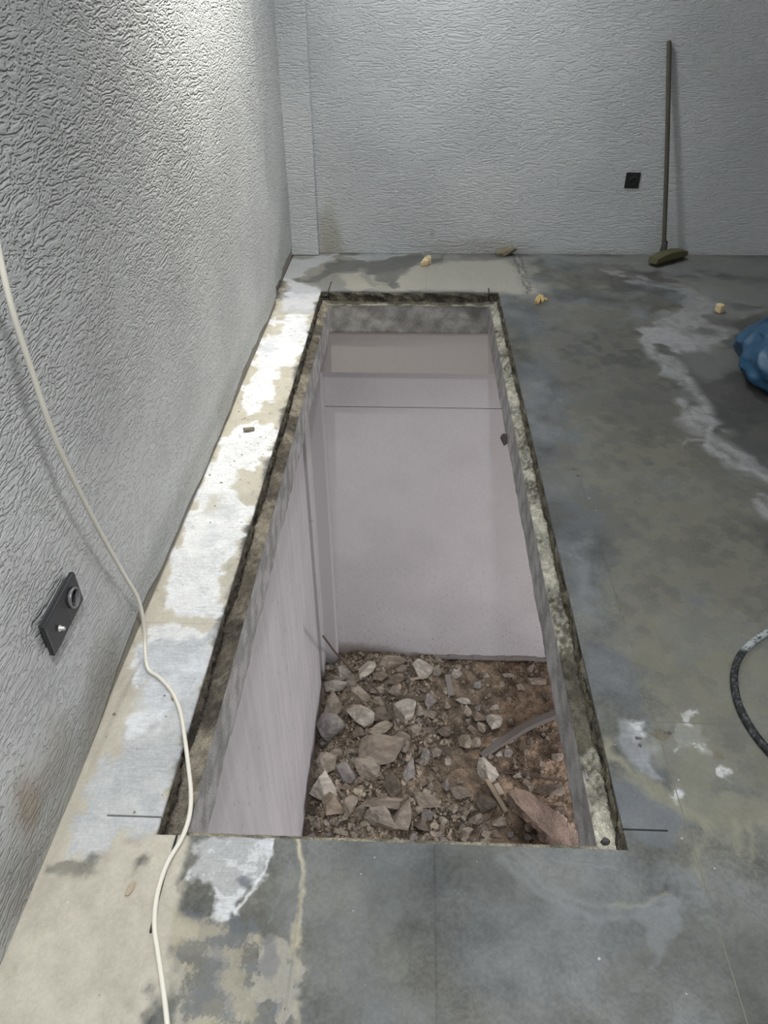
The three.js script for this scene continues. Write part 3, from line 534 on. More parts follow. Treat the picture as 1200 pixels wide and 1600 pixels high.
// dirt-covered lower floor with a low heap on the left
const terr = (x, z) => .13 * Math.exp(-(((x + .40) / .55) ** 2 + ((z + 3.35) / .8) ** 2)) + .09 * Math.exp(-(((x + .25) / .5) ** 2 + ((z + 4.35) / .5) ** 2)) + .022 * look(T_FBM, x * .55, z * .55) * sstep(.9, .2, x) + .008 * look(T_FBM, x * 1.7, z * 1.7) + .004 * look(T_FINE, x * .9, z * .9);
const ground = (x, z) => PIT_Y + terr(x, z);
{
  const x0 = PIT_LX - .04, x1 = 1.7, z0 = PIT_BZ + .0, z1 = -2.3, nx = 260, nz = 260, pos = [], uv = [], col = [], idx = [];
  for (let j = 0; j <= nz; j++) for (let i = 0; i <= nx; i++) {
    const x = mix(x0, x1, i / nx), z = mix(z0, z1, j / nz); pos.push(x, ground(x, z), z); uv.push(x, z);
    const n = look(T_FBM, x * .5 + .3, z * .5), w = sstep(.35, .75, x + n * .2), dk = sstep(.1, .6, look(T_FBM, x * 1.6, z * 1.6 + .4)) * .5;
    const c = [mix(.48, .64, w), mix(.385, .485, w), mix(.295, .36, w)].map((v) => v * (1 - dk * .6)); col.push(...c);
  }
  for (let j = 0; j < nz; j++) for (let i = 0; i < nx; i++) { const a = j * (nx + 1) + i, b = a + nx + 1; idx.push(a, b, a + 1, a + 1, b, b + 1); }
  const g = new THREE.BufferGeometry(); g.setAttribute('position', new THREE.Float32BufferAttribute(pos, 3)); g.setAttribute('uv', new THREE.Float32BufferAttribute(uv, 2)); g.setAttribute('color', new THREE.Float32BufferAttribute(col, 3)); g.setIndex(idx); g.computeVertexNormals();
  const fl = structure('floor_lower', 'brown dirt floor of the lower room under the rubble');
  const m = std({ vertexColors: true, map: mudTex.clone(), bumpMap: mudBump.clone(), bumpScale: .01, roughness: .95 }); m.map.repeat.set(1.3, 1.3); m.bumpMap.repeat.set(1.3, 1.3);
  mesh('dirt', g, m, fl);
  const s = new THREE.BoxGeometry(PIT_RX - PIT_LX, .1, PIT_FZ - PIT_BZ); s.translate((PIT_RX + PIT_LX) / 2, PIT_Y - .09, (PIT_FZ + PIT_BZ) / 2); mesh('concrete', s, std({ color: lin(.3, .25, .2), roughness: .9 }), fl);
}

// ------------------------------------------------------------------ rubble in the lower room
function rockGeo(seed, planes, chip) {
  const r = rng(seed), P = [];
  for (let i = 0; i < planes; i++) { const u = r() * 2 - 1, a = r() * Math.PI * 2, s = Math.sqrt(1 - u * u); P.push([s * Math.cos(a), u, s * Math.sin(a), .52 + r() * .42]); }
  for (const [a, b, c] of [[0, 1, 0], [0, -1, 0]]) P.push([a, b, c, .75 + r() * .2]);
  const b0 = new THREE.IcosahedronGeometry(1, 11); b0.deleteAttribute('uv'); b0.deleteAttribute('normal');
  const b = mergeVertices(b0, 1e-4), p = b.attributes.position;
  for (let i = 0; i < p.count; i++) {
    let x = p.getX(i), y = p.getY(i), z = p.getZ(i), rad = 1.7;
    for (const q of P) { const d = x * q[0] + y * q[1] + z * q[2]; if (d > .05) rad = Math.min(rad, q[3] / d); }
    rad *= 1 + chip * (look(T_FBM, x * .42 + seed * .13, y * .42 + z * .31) * .9 + look(T_FINE, x * .35 + seed * .3, z * .35 + y * .2) * .35);
    p.setXYZ(i, x * rad, y * rad, z * rad);
  }
  b.computeBoundingBox(); const bb = b.boundingBox, c = bb.getCenter(new THREE.Vector3()), s = bb.getSize(new THREE.Vector3());
  b.translate(-c.x, -c.y, -c.z); b.scale(1 / s.x, 1 / s.y, 1 / s.z);
  const g = toCreasedNormals(b, .3); return metreUV(g, (x, y, z) => x * .8 + y * .5, (x, y, z) => z * .8 - y * .5);
}
const ROCKS = []; for (let i = 0; i < 26; i++) ROCKS.push(rockGeo(100 + i * 7, 10 + (i % 6), .012 + (i % 3) * .009));
const TONE = { l: [.55, .505, .45], t: [.45, .39, .325], m: [.37, .325, .28], b: [.31, .255, .205], d: [.20, .168, .138], g: [.34, .32, .31], B: [.35, .30, .25] };
const rockMap = flatTex(512, 512, (u, v, c) => { const f = look(T_FBM, u, v), n = look(T_FINE, u * 2, v * 2), s = look(T_VAL, u, v); let k = .72 + f * .16 + n * .10; if (s > .7) k += .12; if (s < -.8) k -= .2; c[0] = k; c[1] = k * .99; c[2] = k * .97; }), rockBump = mudBump.clone();
const ROCKMAT = {}; for (const k in TONE) ROCKMAT[k] = std({ color: lin(...TONE[k].map((v) => Math.min(.9, v * 1.66))), map: rockMap, bumpMap: rockBump, bumpScale: .005, roughness: .95 });
const BIG = [
  [-0.545, -4.448, 0.109, 0.131, 0, 'l', 'medium pale blocky piece on the streaked-wall side of the tall pale ragged chunk'],
  [-0.352, -4.426, 0.109, 0.229, -20, 'l', 'tall pale ragged chunk near the back corner of the lower room'],
  [-0.138, -4.55, 0.21, 0.099, 5, 't', 'long flat pale chunk lying tight along the lower back wall'],
  [-0.048, -4.473, 0.093, 0.082, 0, 't', 'small tan blocky piece on the dirt side of the long flat pale chunk'],
  [0.11, -4.478, 0.164, 0.208, 25, 'l', 'large pale triangular chunk standing under the lower back wall'],
  [0.01, -4.585, 0.05, 0.05, 0, 'l', 'tiny pale blocky piece on the streaked-wall side of the pale triangular chunk'],
  [-0.23, -4.366, 0.108, 0.14, -25, 'b', 'medium brown blocky piece on the dirt side of the tall pale ragged chunk'],
  [-0.094, -4.336, 0.14, 0.129, 0, 'b', 'medium brown blocky piece in front of the long flat pale chunk'],
  [-0.106, -4.211, 0.106, 0.095, 0, 'm', 'small grey-brown blocky piece behind the large pale rounded chunk'],
  [-0.61, -4.325, 0.151, 0.091, 10, 'm', 'large grey-brown flat piece behind the dark leaning slab'],
  [-0.597, -4.235, 0.154, 0.09, 10, 'l', 'large pale flat piece behind the dark leaning slab'],
  [-0.477, -4.274, 0.08, 0.107, 0, 'm', 'small grey-brown blocky piece on the streaked-wall side of the tall pale ragged chunk'],
  [-0.383, -4.148, 0.137, 0.116, 0, 't', 'medium tan blocky piece behind the pale wedge-shaped chunk'],
  [-0.615, -4.041, 0.145, 0.228, 20, 'm', 'large dark slab leaning on the streaked wall behind the big smooth grey chunk'],
  [-0.379, -3.921, 0.214, 0.158, -20, 'l', 'large pale wedge-shaped chunk with a bright broken tip near the streaked wall'],
  [-0.594, -3.814, 0.191, 0.181, 0, 'g', 'big smooth grey chunk leaning against the streaked wall'],
  [-0.254, -4.206, 0.116, 0.079, 0, 't', 'medium tan blocky piece in front of the tall pale ragged chunk'],
  [-0.228, -4.087, 0.104, 0.078, 0, 't', 'small tan blocky piece on the dirt side of the pale wedge-shaped chunk'],
  [-0.242, -3.945, 0.189, 0.123, 0, 'd', 'large dark blocky piece on the dirt side of the pale wedge-shaped chunk'],
  [0.002, -4.017, 0.16, 0.16, 0, 'l', 'large pale rounded chunk in the far middle of the heap'],
  [0.016, -4.122, 0.219, 0.073, 0, 'd', 'large dark flat piece behind the large pale rounded chunk'],
  [0.084, -4.039, 0.088, 0.103, 0, 'm', 'small grey-brown blocky piece on the dirt side of the large pale rounded chunk'],
  [0.184, -4.194, 0.09, 0.137, 5, 'g', 'medium grey upright piece on the streaked-wall side of the thin grey slat'],
  [0.172, -4.055, 0.114, 0.078, 0, 'm', 'medium grey-brown blocky piece on the dirt side of the large pale rounded chunk'],
  [0.045, -3.855, 0.091, 0.101, 0, 't', 'small tan blocky piece in front of the large pale rounded chunk'],
  [-0.216, -3.827, 0.191, 0.075, 25, 't', 'large tan flat piece on the dirt side of the pale wedge-shaped chunk'],
  [0.171, -3.902, 0.101, 0.066, 0, 'm', 'small grey-brown blocky piece on the streaked-wall side of the knobbly tan chunk'],
  [0.014, -4.312, 0.07, 0.08, 0, 'm', 'small grey-brown blocky piece in front of the pale triangular chunk'],
  [-0.039, -3.772, 0.12, 0.075, 0, 'm', 'medium grey-brown flat piece in front of the large pale rounded chunk'],
  [-0.369, -3.779, 0.1, 0.1, 0, 'b', 'small brown blocky piece in front of the pale wedge-shaped chunk'],
  [0.247, -4.497, 0.082, 0.109, 0, 'm', 'small grey-brown blocky piece on the dirt side of the pale triangular chunk'],
  [0.4, -4.503, 0.093, 0.093, 20, 'l', 'small pale blocky piece behind the thin grey slat'],
  [0.584, -4.387, 0.081, 0.07, 0, 'g', 'small grey blocky piece on the dirt side of the thin grey slat'],
  [0.463, -4.211, 0.121, 0.063, -15, 'l', 'medium pale flat piece on the dirt side of the thin grey slat'],
  [0.489, -4.105, 0.078, 0.099, 0, 't', 'small tan blocky piece in front of the thin grey slat'],
  [0.574, -4.056, 0.139, 0.093, -35, 'b', 'medium brown blocky piece on the streaked-wall side of the white wedge'],
  [0.699, -4.009, 0.108, 0.128, 20, 'l', 'white wedge-shaped piece alone on the bare dirt behind the metal strip'],
  [0.594, -3.955, 0.066, 0.076, 0, 't', 'small tan blocky piece on the streaked-wall side of the white wedge'],
  [0.522, -3.94, 0.076, 0.076, 0, 'b', 'small brown blocky piece behind the knobbly tan chunk'],
  [0.287, -3.888, 0.116, 0.106, 0, 'd', 'medium dark blocky piece on the streaked-wall side of the knobbly tan chunk'],
  [0.445, -3.814, 0.115, 0.125, 0, 't', 'cluster-like knobbly tan chunk at the edge of the bare dirt'],
  [0.544, -3.805, 0.075, 0.09, -30, 't', 'small tan blocky piece on the dirt side of the knobbly tan chunk'],
  [0.758, -3.861, 0.095, 0.055, -10, 't', 'small tan flat piece in front of the white wedge'],
  [0.839, -4.027, 0.067, 0.056, 0, 'm', 'tiny grey-brown blocky piece on the streaked-wall side of the metal strip'],
  [0.712, -4.173, 0.079, 0.047, 0, 'l', 'small pale flat piece behind the white wedge'],
  [0.839, -4.251, 0.042, 0.042, 0, 't', 'tiny tan blocky piece behind the white wedge'],
  [0.95, -4.407, 0.081, 0.07, 0, 't', 'small tan blocky piece behind the white wedge'],
  [0.325, -4.153, 0.068, 0.079, 0, 'm', 'small grey-brown blocky piece in front of the thin grey slat'],
  [0.306, -4.047, 0.062, 0.088, 0, 'm', 'small grey-brown upright piece in front of the thin grey slat'],
  [0.273, -3.712, 0.104, 0.094, 0, 'd', 'medium dark blocky piece on the dirt side of the upright grey splinter'],
  [1.16, -3.708, 0.083, 0.059, 0, 't', 'small tan blocky piece behind the dark-sided brown block'],
  [0.929, -3.741, 0.044, 0.044, 0, 't', 'tiny tan blocky piece in front of the metal strip'],
  [1.097, -4.469, 0.136, 0.081, 0, 't', 'medium tan flat piece behind the metal strip'],
  [1.155, -4.296, 0.058, 0.09, 0, 'd', 'small dark upright piece behind the metal strip'],
  [0.801, -4.423, 0.059, 0.049, 0, 't', 'tiny tan blocky piece on the dirt side of the thin grey slat'],
  [0.674, -4.519, 0.055, 0.06, 0, 'l', 'tiny pale blocky piece on the dirt side of the thin grey slat'],
  [0.876, -4.526, 0.126, 0.038, 0, 't', 'medium tan flat piece behind the white wedge'],
  [-0.533, -3.59, 0.112, 0.102, 0, 't', 'medium tan blocky piece in front of the big smooth grey chunk'],
  [-0.595, -3.48, 0.13, 0.173, 20, 't', 'large tan blocky piece behind the pale knobbly chunk'],
  [-0.436, -3.599, 0.083, 0.073, -20, 't', 'small tan blocky piece in front of the big smooth grey chunk'],
  [-0.579, -3.269, 0.163, 0.196, -10, 'l', 'large pale knobbly chunk at the near end of the streaked wall'],
  [-0.523, -3.126, 0.183, 0.173, -30, 'b', 'large rough brown chunk in front of the pale knobbly chunk'],
  [-0.196, -3.585, 0.292, 0.243, 0, 'B', 'biggest brown chunk of the heap with a flat dusty top'],
  [-0.285, -3.435, 0.167, 0.143, 15, 'm', 'large grey-brown blocky piece in front of the biggest brown chunk'],
  [-0.444, -3.391, 0.137, 0.119, -20, 'g', 'large grey blocky piece on the dirt side of the pale knobbly chunk'],
  [0.015, -3.468, 0.081, 0.191, 0, 'g', 'upright grey splinter-shaped piece between the heap and the loose middle'],
  [-0.043, -3.724, 0.114, 0.114, 0, 'm', 'medium grey-brown blocky piece on the dirt side of the biggest brown chunk'],
  [-0.095, -3.318, 0.108, 0.154, 10, 'd', 'large dark upright piece behind the wide flat brown slab'],
  [-0.179, -3.19, 0.239, 0.138, -10, 'B', 'wide flat brown slab with a pale broken front edge'],
  [-0.169, -3.059, 0.207, 0.122, -5, 'm', 'broad grey-brown chunk tucked under the wide flat brown slab'],
  [-0.029, -3.084, 0.113, 0.199, -10, 'm', 'large grey-brown upright piece on the dirt side of the broad grey-brown chunk'],
  [-0.386, -3.126, 0.087, 0.123, 0, 't', 'medium tan upright piece on the dirt side of the large rough brown chunk'],
  [0.143, -3.273, 0.186, 0.135, 0, 'B', 'large blunt brown chunk sunk in the loose middle rubble'],
  [0.115, -3.065, 0.122, 0.077, -20, 'd', 'medium dark flat piece in front of the blunt brown chunk'],
  [0.075, -2.976, 0.093, 0.067, 0, 'g', 'medium grey blocky piece on the dirt side of the broad grey-brown chunk'],
  [0.156, -3.161, 0.078, 0.087, 0, 'g', 'small grey blocky piece in front of the blunt brown chunk'],
  [0.078, -3.173, 0.06, 0.06, 0, 't', 'tiny tan blocky piece in front of the blunt brown chunk'],
  [-0.325, -3.108, 0.086, 0.068, 0, 'm', 'small grey-brown blocky piece on the streaked-wall side of the broad grey-brown chunk'],
  [-0.445, -2.957, 0.093, 0.053, 0, 't', 'medium tan flat piece in front of the large rough brown chunk'],
  [0.101, -3.601, 0.073, 0.058, 0, 'm', 'small grey-brown blocky piece behind the upright grey splinter'],
  [0.154, -3.655, 0.093, 0.113, 0, 'g', 'medium grey blocky piece behind the upright grey splinter'],
  [0.051, -3.722, 0.064, 0.084, 0, 'b', 'small brown blocky piece behind the upright grey splinter'],
  [0.11, -3.422, 0.1, 0.081, 0, 'b', 'medium brown blocky piece on the dirt side of the upright grey splinter'],
  [0.181, -3.397, 0.052, 0.08, 0, 'm', 'small grey-brown upright piece behind the blunt brown chunk'],
  [0.258, -3.705, 0.084, 0.084, 0, 'm', 'small grey-brown blocky piece on the dirt side of the upright grey splinter'],
  [-0.341, -3.346, 0.071, 0.061, 0, 'b', 'small brown blocky piece behind the wide flat brown slab'],
  [-0.426, -3.285, 0.098, 0.061, 0, 'b', 'medium brown flat piece on the dirt side of the pale knobbly chunk'],
  [-0.292, -3.321, 0.052, 0.061, 0, 'm', 'tiny grey-brown blocky piece behind the wide flat brown slab'],
  [-0.635, -3.401, 0.071, 0.081, 0, 't', 'small tan blocky piece behind the pale knobbly chunk'],
  [0.601, -3.545, 0.159, 0.12, -30, 'l', 'tilted tan chunk at the near end of the metal strip'],
  [0.91, -3.445, 0.076, 0.081, 0, 't', 'small tan blocky piece on the streaked-wall side of the dark-sided brown block'],
  [0.839, -3.536, 0.067, 0.048, 0, 'l', 'tiny pale blocky piece on the dirt side of the tilted tan chunk'],
  [1.045, -3.396, 0.211, 0.113, -5, 'B', 'dark-sided brown block lying on the dirt behind the long pinkish block'],
  [0.581, -3.253, 0.138, 0.111, -15, 'd', 'dark flat-topped slab beside the wooden batten'],
  [0.667, -3.129, 0.1, 0.095, 0, 't', 'medium tan blocky piece in front of the dark flat-topped slab'],
  [0.633, -3.044, 0.076, 0.058, 0, 'b', 'small brown blocky piece in front of the dark flat-topped slab'],
  [0.505, -3.143, 0.1, 0.077, 0, 'm', 'medium grey-brown blocky piece in front of the dark flat-topped slab'],
  [0.437, -3.052, 0.076, 0.058, 0, 't', 'small tan blocky piece in front of the dark flat-topped slab'],
  [0.396, -3.357, 0.141, 0.113, 0, 'B', 'large brown blocky piece on the streaked-wall side of the dark flat-topped slab'],
  [0.299, -3.401, 0.066, 0.113, 0, 'g', 'medium grey upright piece on the dirt side of the blunt brown chunk'],
  [0.466, -3.259, 0.079, 0.079, 0, 'b', 'small brown blocky piece on the streaked-wall side of the dark flat-topped slab'],
  [0.887, -3.577, 0.072, 0.053, 0, 'd', 'small dark blocky piece behind the dark-sided brown block'],
  [1.097, -3.24, 0.101, 0.083, 0, 'd', 'medium dark blocky piece behind the long pinkish block'],
  [1.005, -3.268, 0.055, 0.065, 0, 't', 'tiny tan blocky piece behind the long pinkish block'],
  [1.149, -3.136, 0.09, 0.068, 0, 'b', 'small brown blocky piece on the dirt side of the long pinkish block'],
  [0.34, -3.218, 0.074, 0.083, 0, 't', 'small tan blocky piece on the dirt side of the blunt brown chunk'],
];
const taken = [];
for (let pass = 0; pass < 6; pass++) for (let i = 0; i < BIG.length; i++) for (let j = i + 1; j < BIG.length; j++) {
  const A = BIG[i], B = BIG[j], dx = B[0] - A[0], dz = B[1] - A[1], d = Math.hypot(dx, dz) + 1e-6, need = (Math.min(A[2], A[3]) + Math.min(B[2], B[3])) * .5;
  if (d < need) { const k = Math.min(.012, (need - d) * .3) / d; A[0] -= dx * k * .5; A[1] -= dz * k * .5; B[0] += dx * k * .5; B[1] += dz * k * .5; }
}
BIG.forEach(([x, z, sx, sz, ang, tone, label], i) => {
  const r = rng(900 + i * 13), big = Math.max(sx, sz), m = mesh('concrete_chunk', ROCKS[(i * 11 + 3) % ROCKS.length], ROCKMAT[tone]);
  const h = Math.min(sx, sz) * (tone === 'B' || tone === 'b' ? .55 : .75);
  const grow = big > .12 ? 1.2 : 1.1; m.scale.set(sx * grow, h * 1.1, sz * grow * .97); m.rotation.set((r() - .5) * .5, ang * Math.PI / 180, (r() - .5) * .5, 'YXZ');
  let lift = 0;                                                       // a piece that leans over another lies on it
  for (const [a, b, q, hh] of taken) { const d = Math.hypot(a - x, b - z), reach = (q + big * .5) * .82; if (d < reach) lift = Math.max(lift, hh * .62 * sstep(0, .45, 1 - d / reach)); }
  m.position.set(x, ground(x, z) + h * .34 + (big > .16 ? .01 : .0) + lift, z);
  tag(m, label, 'rubble'); taken.push([x, z, big * .5, h]);
});
// the smaller pieces: one at a time where the gaps are, the rest as grit
{
  const r = rng(4242), zones = {
    wall: ['broken piece lying along the foot of the lower back wall', 'pieces along the lower back wall'],
    heap: ['dusty piece filling a gap of the rubble heap beside the streaked wall', 'pieces in the heap'],
    middle: ['crumbled piece in the loose middle of the rubble', 'pieces in the loose middle'],
    dirt: ['stray piece scattered on the bare brown dirt', 'stray pieces on the bare dirt'],
  };
  let n = 0, tries = 0;
  while (n < 185 && tries++ < 9000) {
    const x = mix(-.68, 1.12, r()), z = mix(-4.66, -2.92, r());
    const edge = .30 + .25 * look(T_SMOOTH, z * .4, .3) + (z > -3.5 ? .18 : 0), dens = x < edge ? 1 : .14; if (r() > dens) continue;
    const s = .040 + r() * r() * .055; if (taken.some(([a, b, q]) => Math.hypot(a - x, b - z) < q * .82 + s * .42)) continue;
    const zone = dens < 1 ? 'dirt' : z < -4.35 ? 'wall' : x < -.12 ? 'heap' : 'middle', tone = 'ttmmbbgdl'[(r() * 9) | 0];
    const m = mesh('concrete_crumb', ROCKS[(r() * ROCKS.length) | 0], ROCKMAT[tone]); m.scale.set(s, s * (.5 + r() * .35), s * (.7 + r() * .5)); m.rotation.set(r() - .5, r() * 6.28, r() - .5);
    m.position.set(x, ground(x, z) + s * .2, z); const tn = { t: 'tan', m: 'grey-brown', b: 'brown', g: 'grey', d: 'dark', l: 'pale' }[tone]; tag(m, `small ${tn} ${zones[zone][0]}`, 'rubble', `small ${tn} ${zones[zone][1]}`); taken.push([x, z, s * .5]); n++;
  }
  const N2 = 1500, gr = new THREE.InstancedMesh(ROCKS[4], std({ color: lin(.52, .45, .375), map: rockMap, roughness: .95 }), N2), M2 = new THREE.Matrix4(), q2 = new THREE.Quaternion(), e2 = new THREE.Euler(), c2 = new THREE.Color();
  for (let i = 0; i < N2; i++) {
    let x, z; do { x = mix(-.70, .9, r()); z = mix(-4.68, -2.9, r()); } while (x > .30 + .25 * look(T_SMOOTH, z * .4, .3) + (z > -3.5 ? .2 : 0) && r() > .06);
    const s = .020 + r() * r() * .044; e2.set(r() * 6, r() * 6, r() * 6); q2.setFromEuler(e2); M2.compose(new THREE.Vector3(x, ground(x, z) + s * .2, z), q2, new THREE.Vector3(s, s * .7, s * (.7 + r() * .5))); gr.setMatrixAt(i, M2); const t = .5 + r() * .6; c2.setRGB(t, t * .98, t * .95); gr.setColorAt(i, c2);
  }
  gr.name = 'rubble_fines'; scene.add(gr); tag(gr, 'crushed walnut-sized concrete crumbs covering the dirt between the chunks', 'rubble', null, 'stuff');
  const N = 5200, gm = new THREE.InstancedMesh(toCreasedNormals(new THREE.IcosahedronGeometry(.5, 1), .2), std({ color: lin(.30, .25, .19), roughness: 1 }), N), M = new THREE.Matrix4(), q = new THREE.Quaternion(), e = new THREE.Euler(), c = new THREE.Color();
  for (let i = 0; i < N; i++) {
    let x, z; do { x = mix(-.70, 1.2, r()); z = mix(-4.70, -2.85, r()); } while (x > .34 + .3 * look(T_SMOOTH, z * .4, .3) && r() > .13 + (z < -4.5 ? .5 : 0) + (z > -3.1 && x > .75 ? .3 : 0));
    const s = .006 + r() * r() * .026; e.set(r() * 6, r() * 6, r() * 6); q.setFromEuler(e);
    M.compose(new THREE.Vector3(x, ground(x, z) + s * .15, z), q, new THREE.Vector3(s, s * .7, s * (.6 + r() * .7))); gm.setMatrixAt(i, M);
    const t = .45 + r() * .75; c.setRGB(.92 * t, .9 * t, .86 * t); gm.setColorAt(i, c);
  }
  gm.name = 'grit'; gm.castShadow = gm.receiveShadow = true; scene.add(gm); tag(gm, 'crumbled concrete grit strewn between the chunks on the dirt floor', 'grit', null, 'stuff');
}
// long pinkish piece, metal strip, sticks and wires
{
  const P = [1.017, -3.2, -3.079], a = .30, len = .68;
  const O = [[-.36, -.055], [-.27, -.095], [.0, -.10], [.22, -.105], [.38, -.10], [.40, .075], [.2, .085], [-.1, .08], [-.28, .06], [-.37, .0]], g1 = new THREE.BoxGeometry(1, 1, 1, 46, 8, 22), gp = g1.attributes.position, edge = (u, top) => { let lo = 0; for (let i = 0; i < O.length; i++) { const A = O[i], C = O[(i + 1) % O.length]; if ((A[0] - u) * (C[0] - u) <= 0 && A[0] !== C[0] && (top ? i >= 5 : i < 4 || i === 9)) lo = A[1] + (C[1] - A[1]) * (u - A[0]) / (C[0] - A[0]); } return lo; };
  for (let i = 0; i < gp.count; i++) {
    const u0 = gp.getX(i), h0 = gp.getY(i) + .5, w0 = gp.getZ(i) + .5, u = u0 * .74, lo = edge(clamp(u, -.355, .375), false), hi = edge(clamp(u, -.355, .375), true), n = look(T_FBM, u * .9, h0 * .3 + w0 * .4), f = look(T_FINE, u * .8, h0 * .2 + w0 * .3);
    const side = Math.max(Math.abs(u0 * 2), Math.abs(w0 * 2 - 1)), rough = h0 > .98 && side < .93 ? .004 : .022; const bev = h0 > .98 && side > .97 ? .02 : 0;
    gp.setXYZ(i, u + n * rough + (1 - h0) * -.015, h0 * .16 - bev + f * rough * .3 + (h0 > .98 ? n * .006 : 0), -(mix(lo, hi, w0) + (f * .4 + n) * rough + (w0 < .5 ? (1 - h0) * .03 : 0)));
  }
  const g0 = toCreasedNormals(g1, .6); g0.computeBoundingBox();
  const m = mesh('concrete_block', metreUV(g0, (x, y, z) => x + y, (x, y, z) => z + y * .6), std({ color: lin(.50, .385, .32), map: rockMap, bumpMap: rockBump, bumpScale: .006, roughness: .95 }));
  m.position.set(P[0] + .01, ground(P[0], P[2]) + .0, P[2] + .01); m.rotation.set(.05, -.80, -.03, 'YXZ'); tag(m, 'long pinkish block with a broken near edge under the slab corner, largest piece of all', 'rubble');
}
function tubeThrough(pts, rad, seg, rseg = 8) { return new THREE.TubeGeometry(new THREE.CatmullRomCurve3(pts.map((p) => new THREE.Vector3(...p)), false, 'centripetal'), seg, rad, rseg, false); }
function withCaps(pts, rad, seg, rseg = 8) { const g = tubeThrough(pts, rad, seg, rseg), caps = [pts[0], pts[pts.length - 1]].map((p) => { const s = new THREE.SphereGeometry(rad * .98, rseg, 6); s.translate(...p); return s; }); return mergeGeometries([g, ...caps]); }
function sweepStrip(pts, w, t, up = 0) {   // a thin flat bar along points
  const c = new THREE.CatmullRomCurve3(pts.map((p) => new THREE.Vector3(...p))), s = new THREE.Shape(); s.moveTo(-t / 2, -w / 2); s.lineTo(t / 2, -w / 2); s.lineTo(t / 2, w / 2); s.lineTo(-t / 2, w / 2); s.closePath();
  return new THREE.ExtrudeGeometry(s, { steps: 24, bevelEnabled: false, extrudePath: c });
}
{
  const lift = (p, h) => [p[0], ground(p[0], p[2]) + h, p[2]];
  const A = lift([0.574, -3.3, -3.682], .03), B = lift([0.721, -3.3, -3.794], .045), C = lift([0.936, -3.3, -3.949], .06), D = lift([1.267, -3.3, -4.126], .065), E2 = lift([1.723, -3.3, -4.343], .05);
  const c = new THREE.CatmullRomCurve3([A, B, C, D, E2].map((p) => new THREE.Vector3(...p))), n = 30, pos = [], idx = [];
  const prof = [[-.030, -.004], [-.030, .014], [-.027, .016], [.027, .016], [.030, .012], [.030, -.03], [.026, -.03], [.026, .008], [-.026, .010], [-.026, -.004]];
  for (let i = 0; i <= n; i++) { const p = c.getPoint(i / n), t = c.getTangent(i / n), s = new THREE.Vector3(-t.z, 0, t.x).normalize(), w = 1 - .25 * sstep(.2, 0, i / n); for (const [u, v] of prof) pos.push(p.x + s.x * u * w, p.y + v, p.z + s.z * u * w); }
  const M = prof.length; for (let i = 0; i < n; i++) for (let k = 0; k < M; k++) { const a = i * M + k, b = i * M + (k + 1) % M; idx.push(a, b, a + M, b, b + M, a + M); }
  for (const e of [0, n]) for (let k = 1; k + 1 < M; k++) idx.push(e * M, e * M + k, e * M + k + 1);
  const g = new THREE.BufferGeometry(); g.setAttribute('position', new THREE.Float32BufferAttribute(pos, 3)); g.setIndex(idx); g.computeVertexNormals();
  const m = mesh('metal_strip', toCreasedNormals(g, .5), std({ color: lin(.15, .135, .125), roughness: .8 })); tag(m, 'bent grey metal strip lying across the bare dirt', 'metal strip');
  const bar = (name, p, q, w, t, mat, label, cat, h0 = .02, h1 = .02) => { const a = lift(p, h0), b = lift(q, h1), d = new THREE.Vector3(b[0] - a[0], b[1] - a[1], b[2] - a[2]), g2 = new RoundedBoxGeometry(w, t, d.length(), 2, Math.min(w, t) * .2); const o = mesh(name, g2, mat); o.position.set((a[0] + b[0]) / 2, (a[1] + b[1]) / 2, (a[2] + b[2]) / 2); o.lookAt(b[0], b[1], b[2]); return tag(o, label, cat); };
  const wood = std({ color: lin(.36, .29, .215), roughness: .9 });
  bar('wooden_batten', [0.599, -3.3, -3.467], [0.727, -3.3, -3.207], .034, .028, wood, 'short wooden batten beside the long pinkish block', 'batten', .03, .03);
  bar('concrete_sliver', [0.668, -3.3, -3.448], [0.708, -3.3, -3.352], .045, .04, std({ color: lin(.42, .36, .29), roughness: .95 }), 'pale stubby sliver beside the wooden batten', 'rubble', .02, .02);
  bar('grey_slat', [0.335, -3.3, -4.464], [0.361, -3.3, -4.255], .05, .02, std({ color: lin(.24, .225, .215), roughness: .9 }), 'thin grey slat standing out of the dirt near the lower back wall', 'slat', .03, .02);
  bar('wooden_splinter', [0.015, -3.3, -4.298], [0.133, -3.3, -4.344], .02, .014, wood, 'pale splinter between chunks near the lower back wall', 'splinter', .07, .08);
  const wire = std({ color: lin(.13, .10, .085), roughness: .7, metalness: .3 });
  const wr = (pts, rad, label) => tag(mesh('steel_wire', withCaps(pts, rad, 40, 6), wire), label, 'wire');
  const w0 = [-0.58, -2.054, -3.666], w1 = [-0.566, -3.22, -4.52];
  wr([w0, [(w0[0] + w1[0]) / 2 + .005, (w0[1] + w1[1]) / 2 - .01, (w0[2] + w1[2]) / 2], lift(w1, .10), lift([-0.477, -3.25, -4.42], .06)], .008, 'dark steel wire sticking up in the back corner of the lower room');
  wr([lift([-0.375, -3.25, -4.269], .12), lift([-0.245, -3.25, -4.111], .13), lift([-0.135, -3.25, -3.947], .10), lift([-0.061, -3.25, -3.831], .07)], .007, 'straight steel wire slanting across the chunks in the heap');
  wr([lift([-0.523, -3.25, -3.883], .06), lift([-0.481, -3.25, -3.992], .11), lift([-0.451, -3.25, -4.077], .12)], .007, 'short steel wire beside the big grey chunk at the streaked wall');
  wr([lift([0.005, -3.25, -4.207], .03), lift([0.023, -3.25, -4.409], .08), lift([0.011, -3.25, -4.495], .10)], .006, 'short upright wire under the pale triangular chunk');
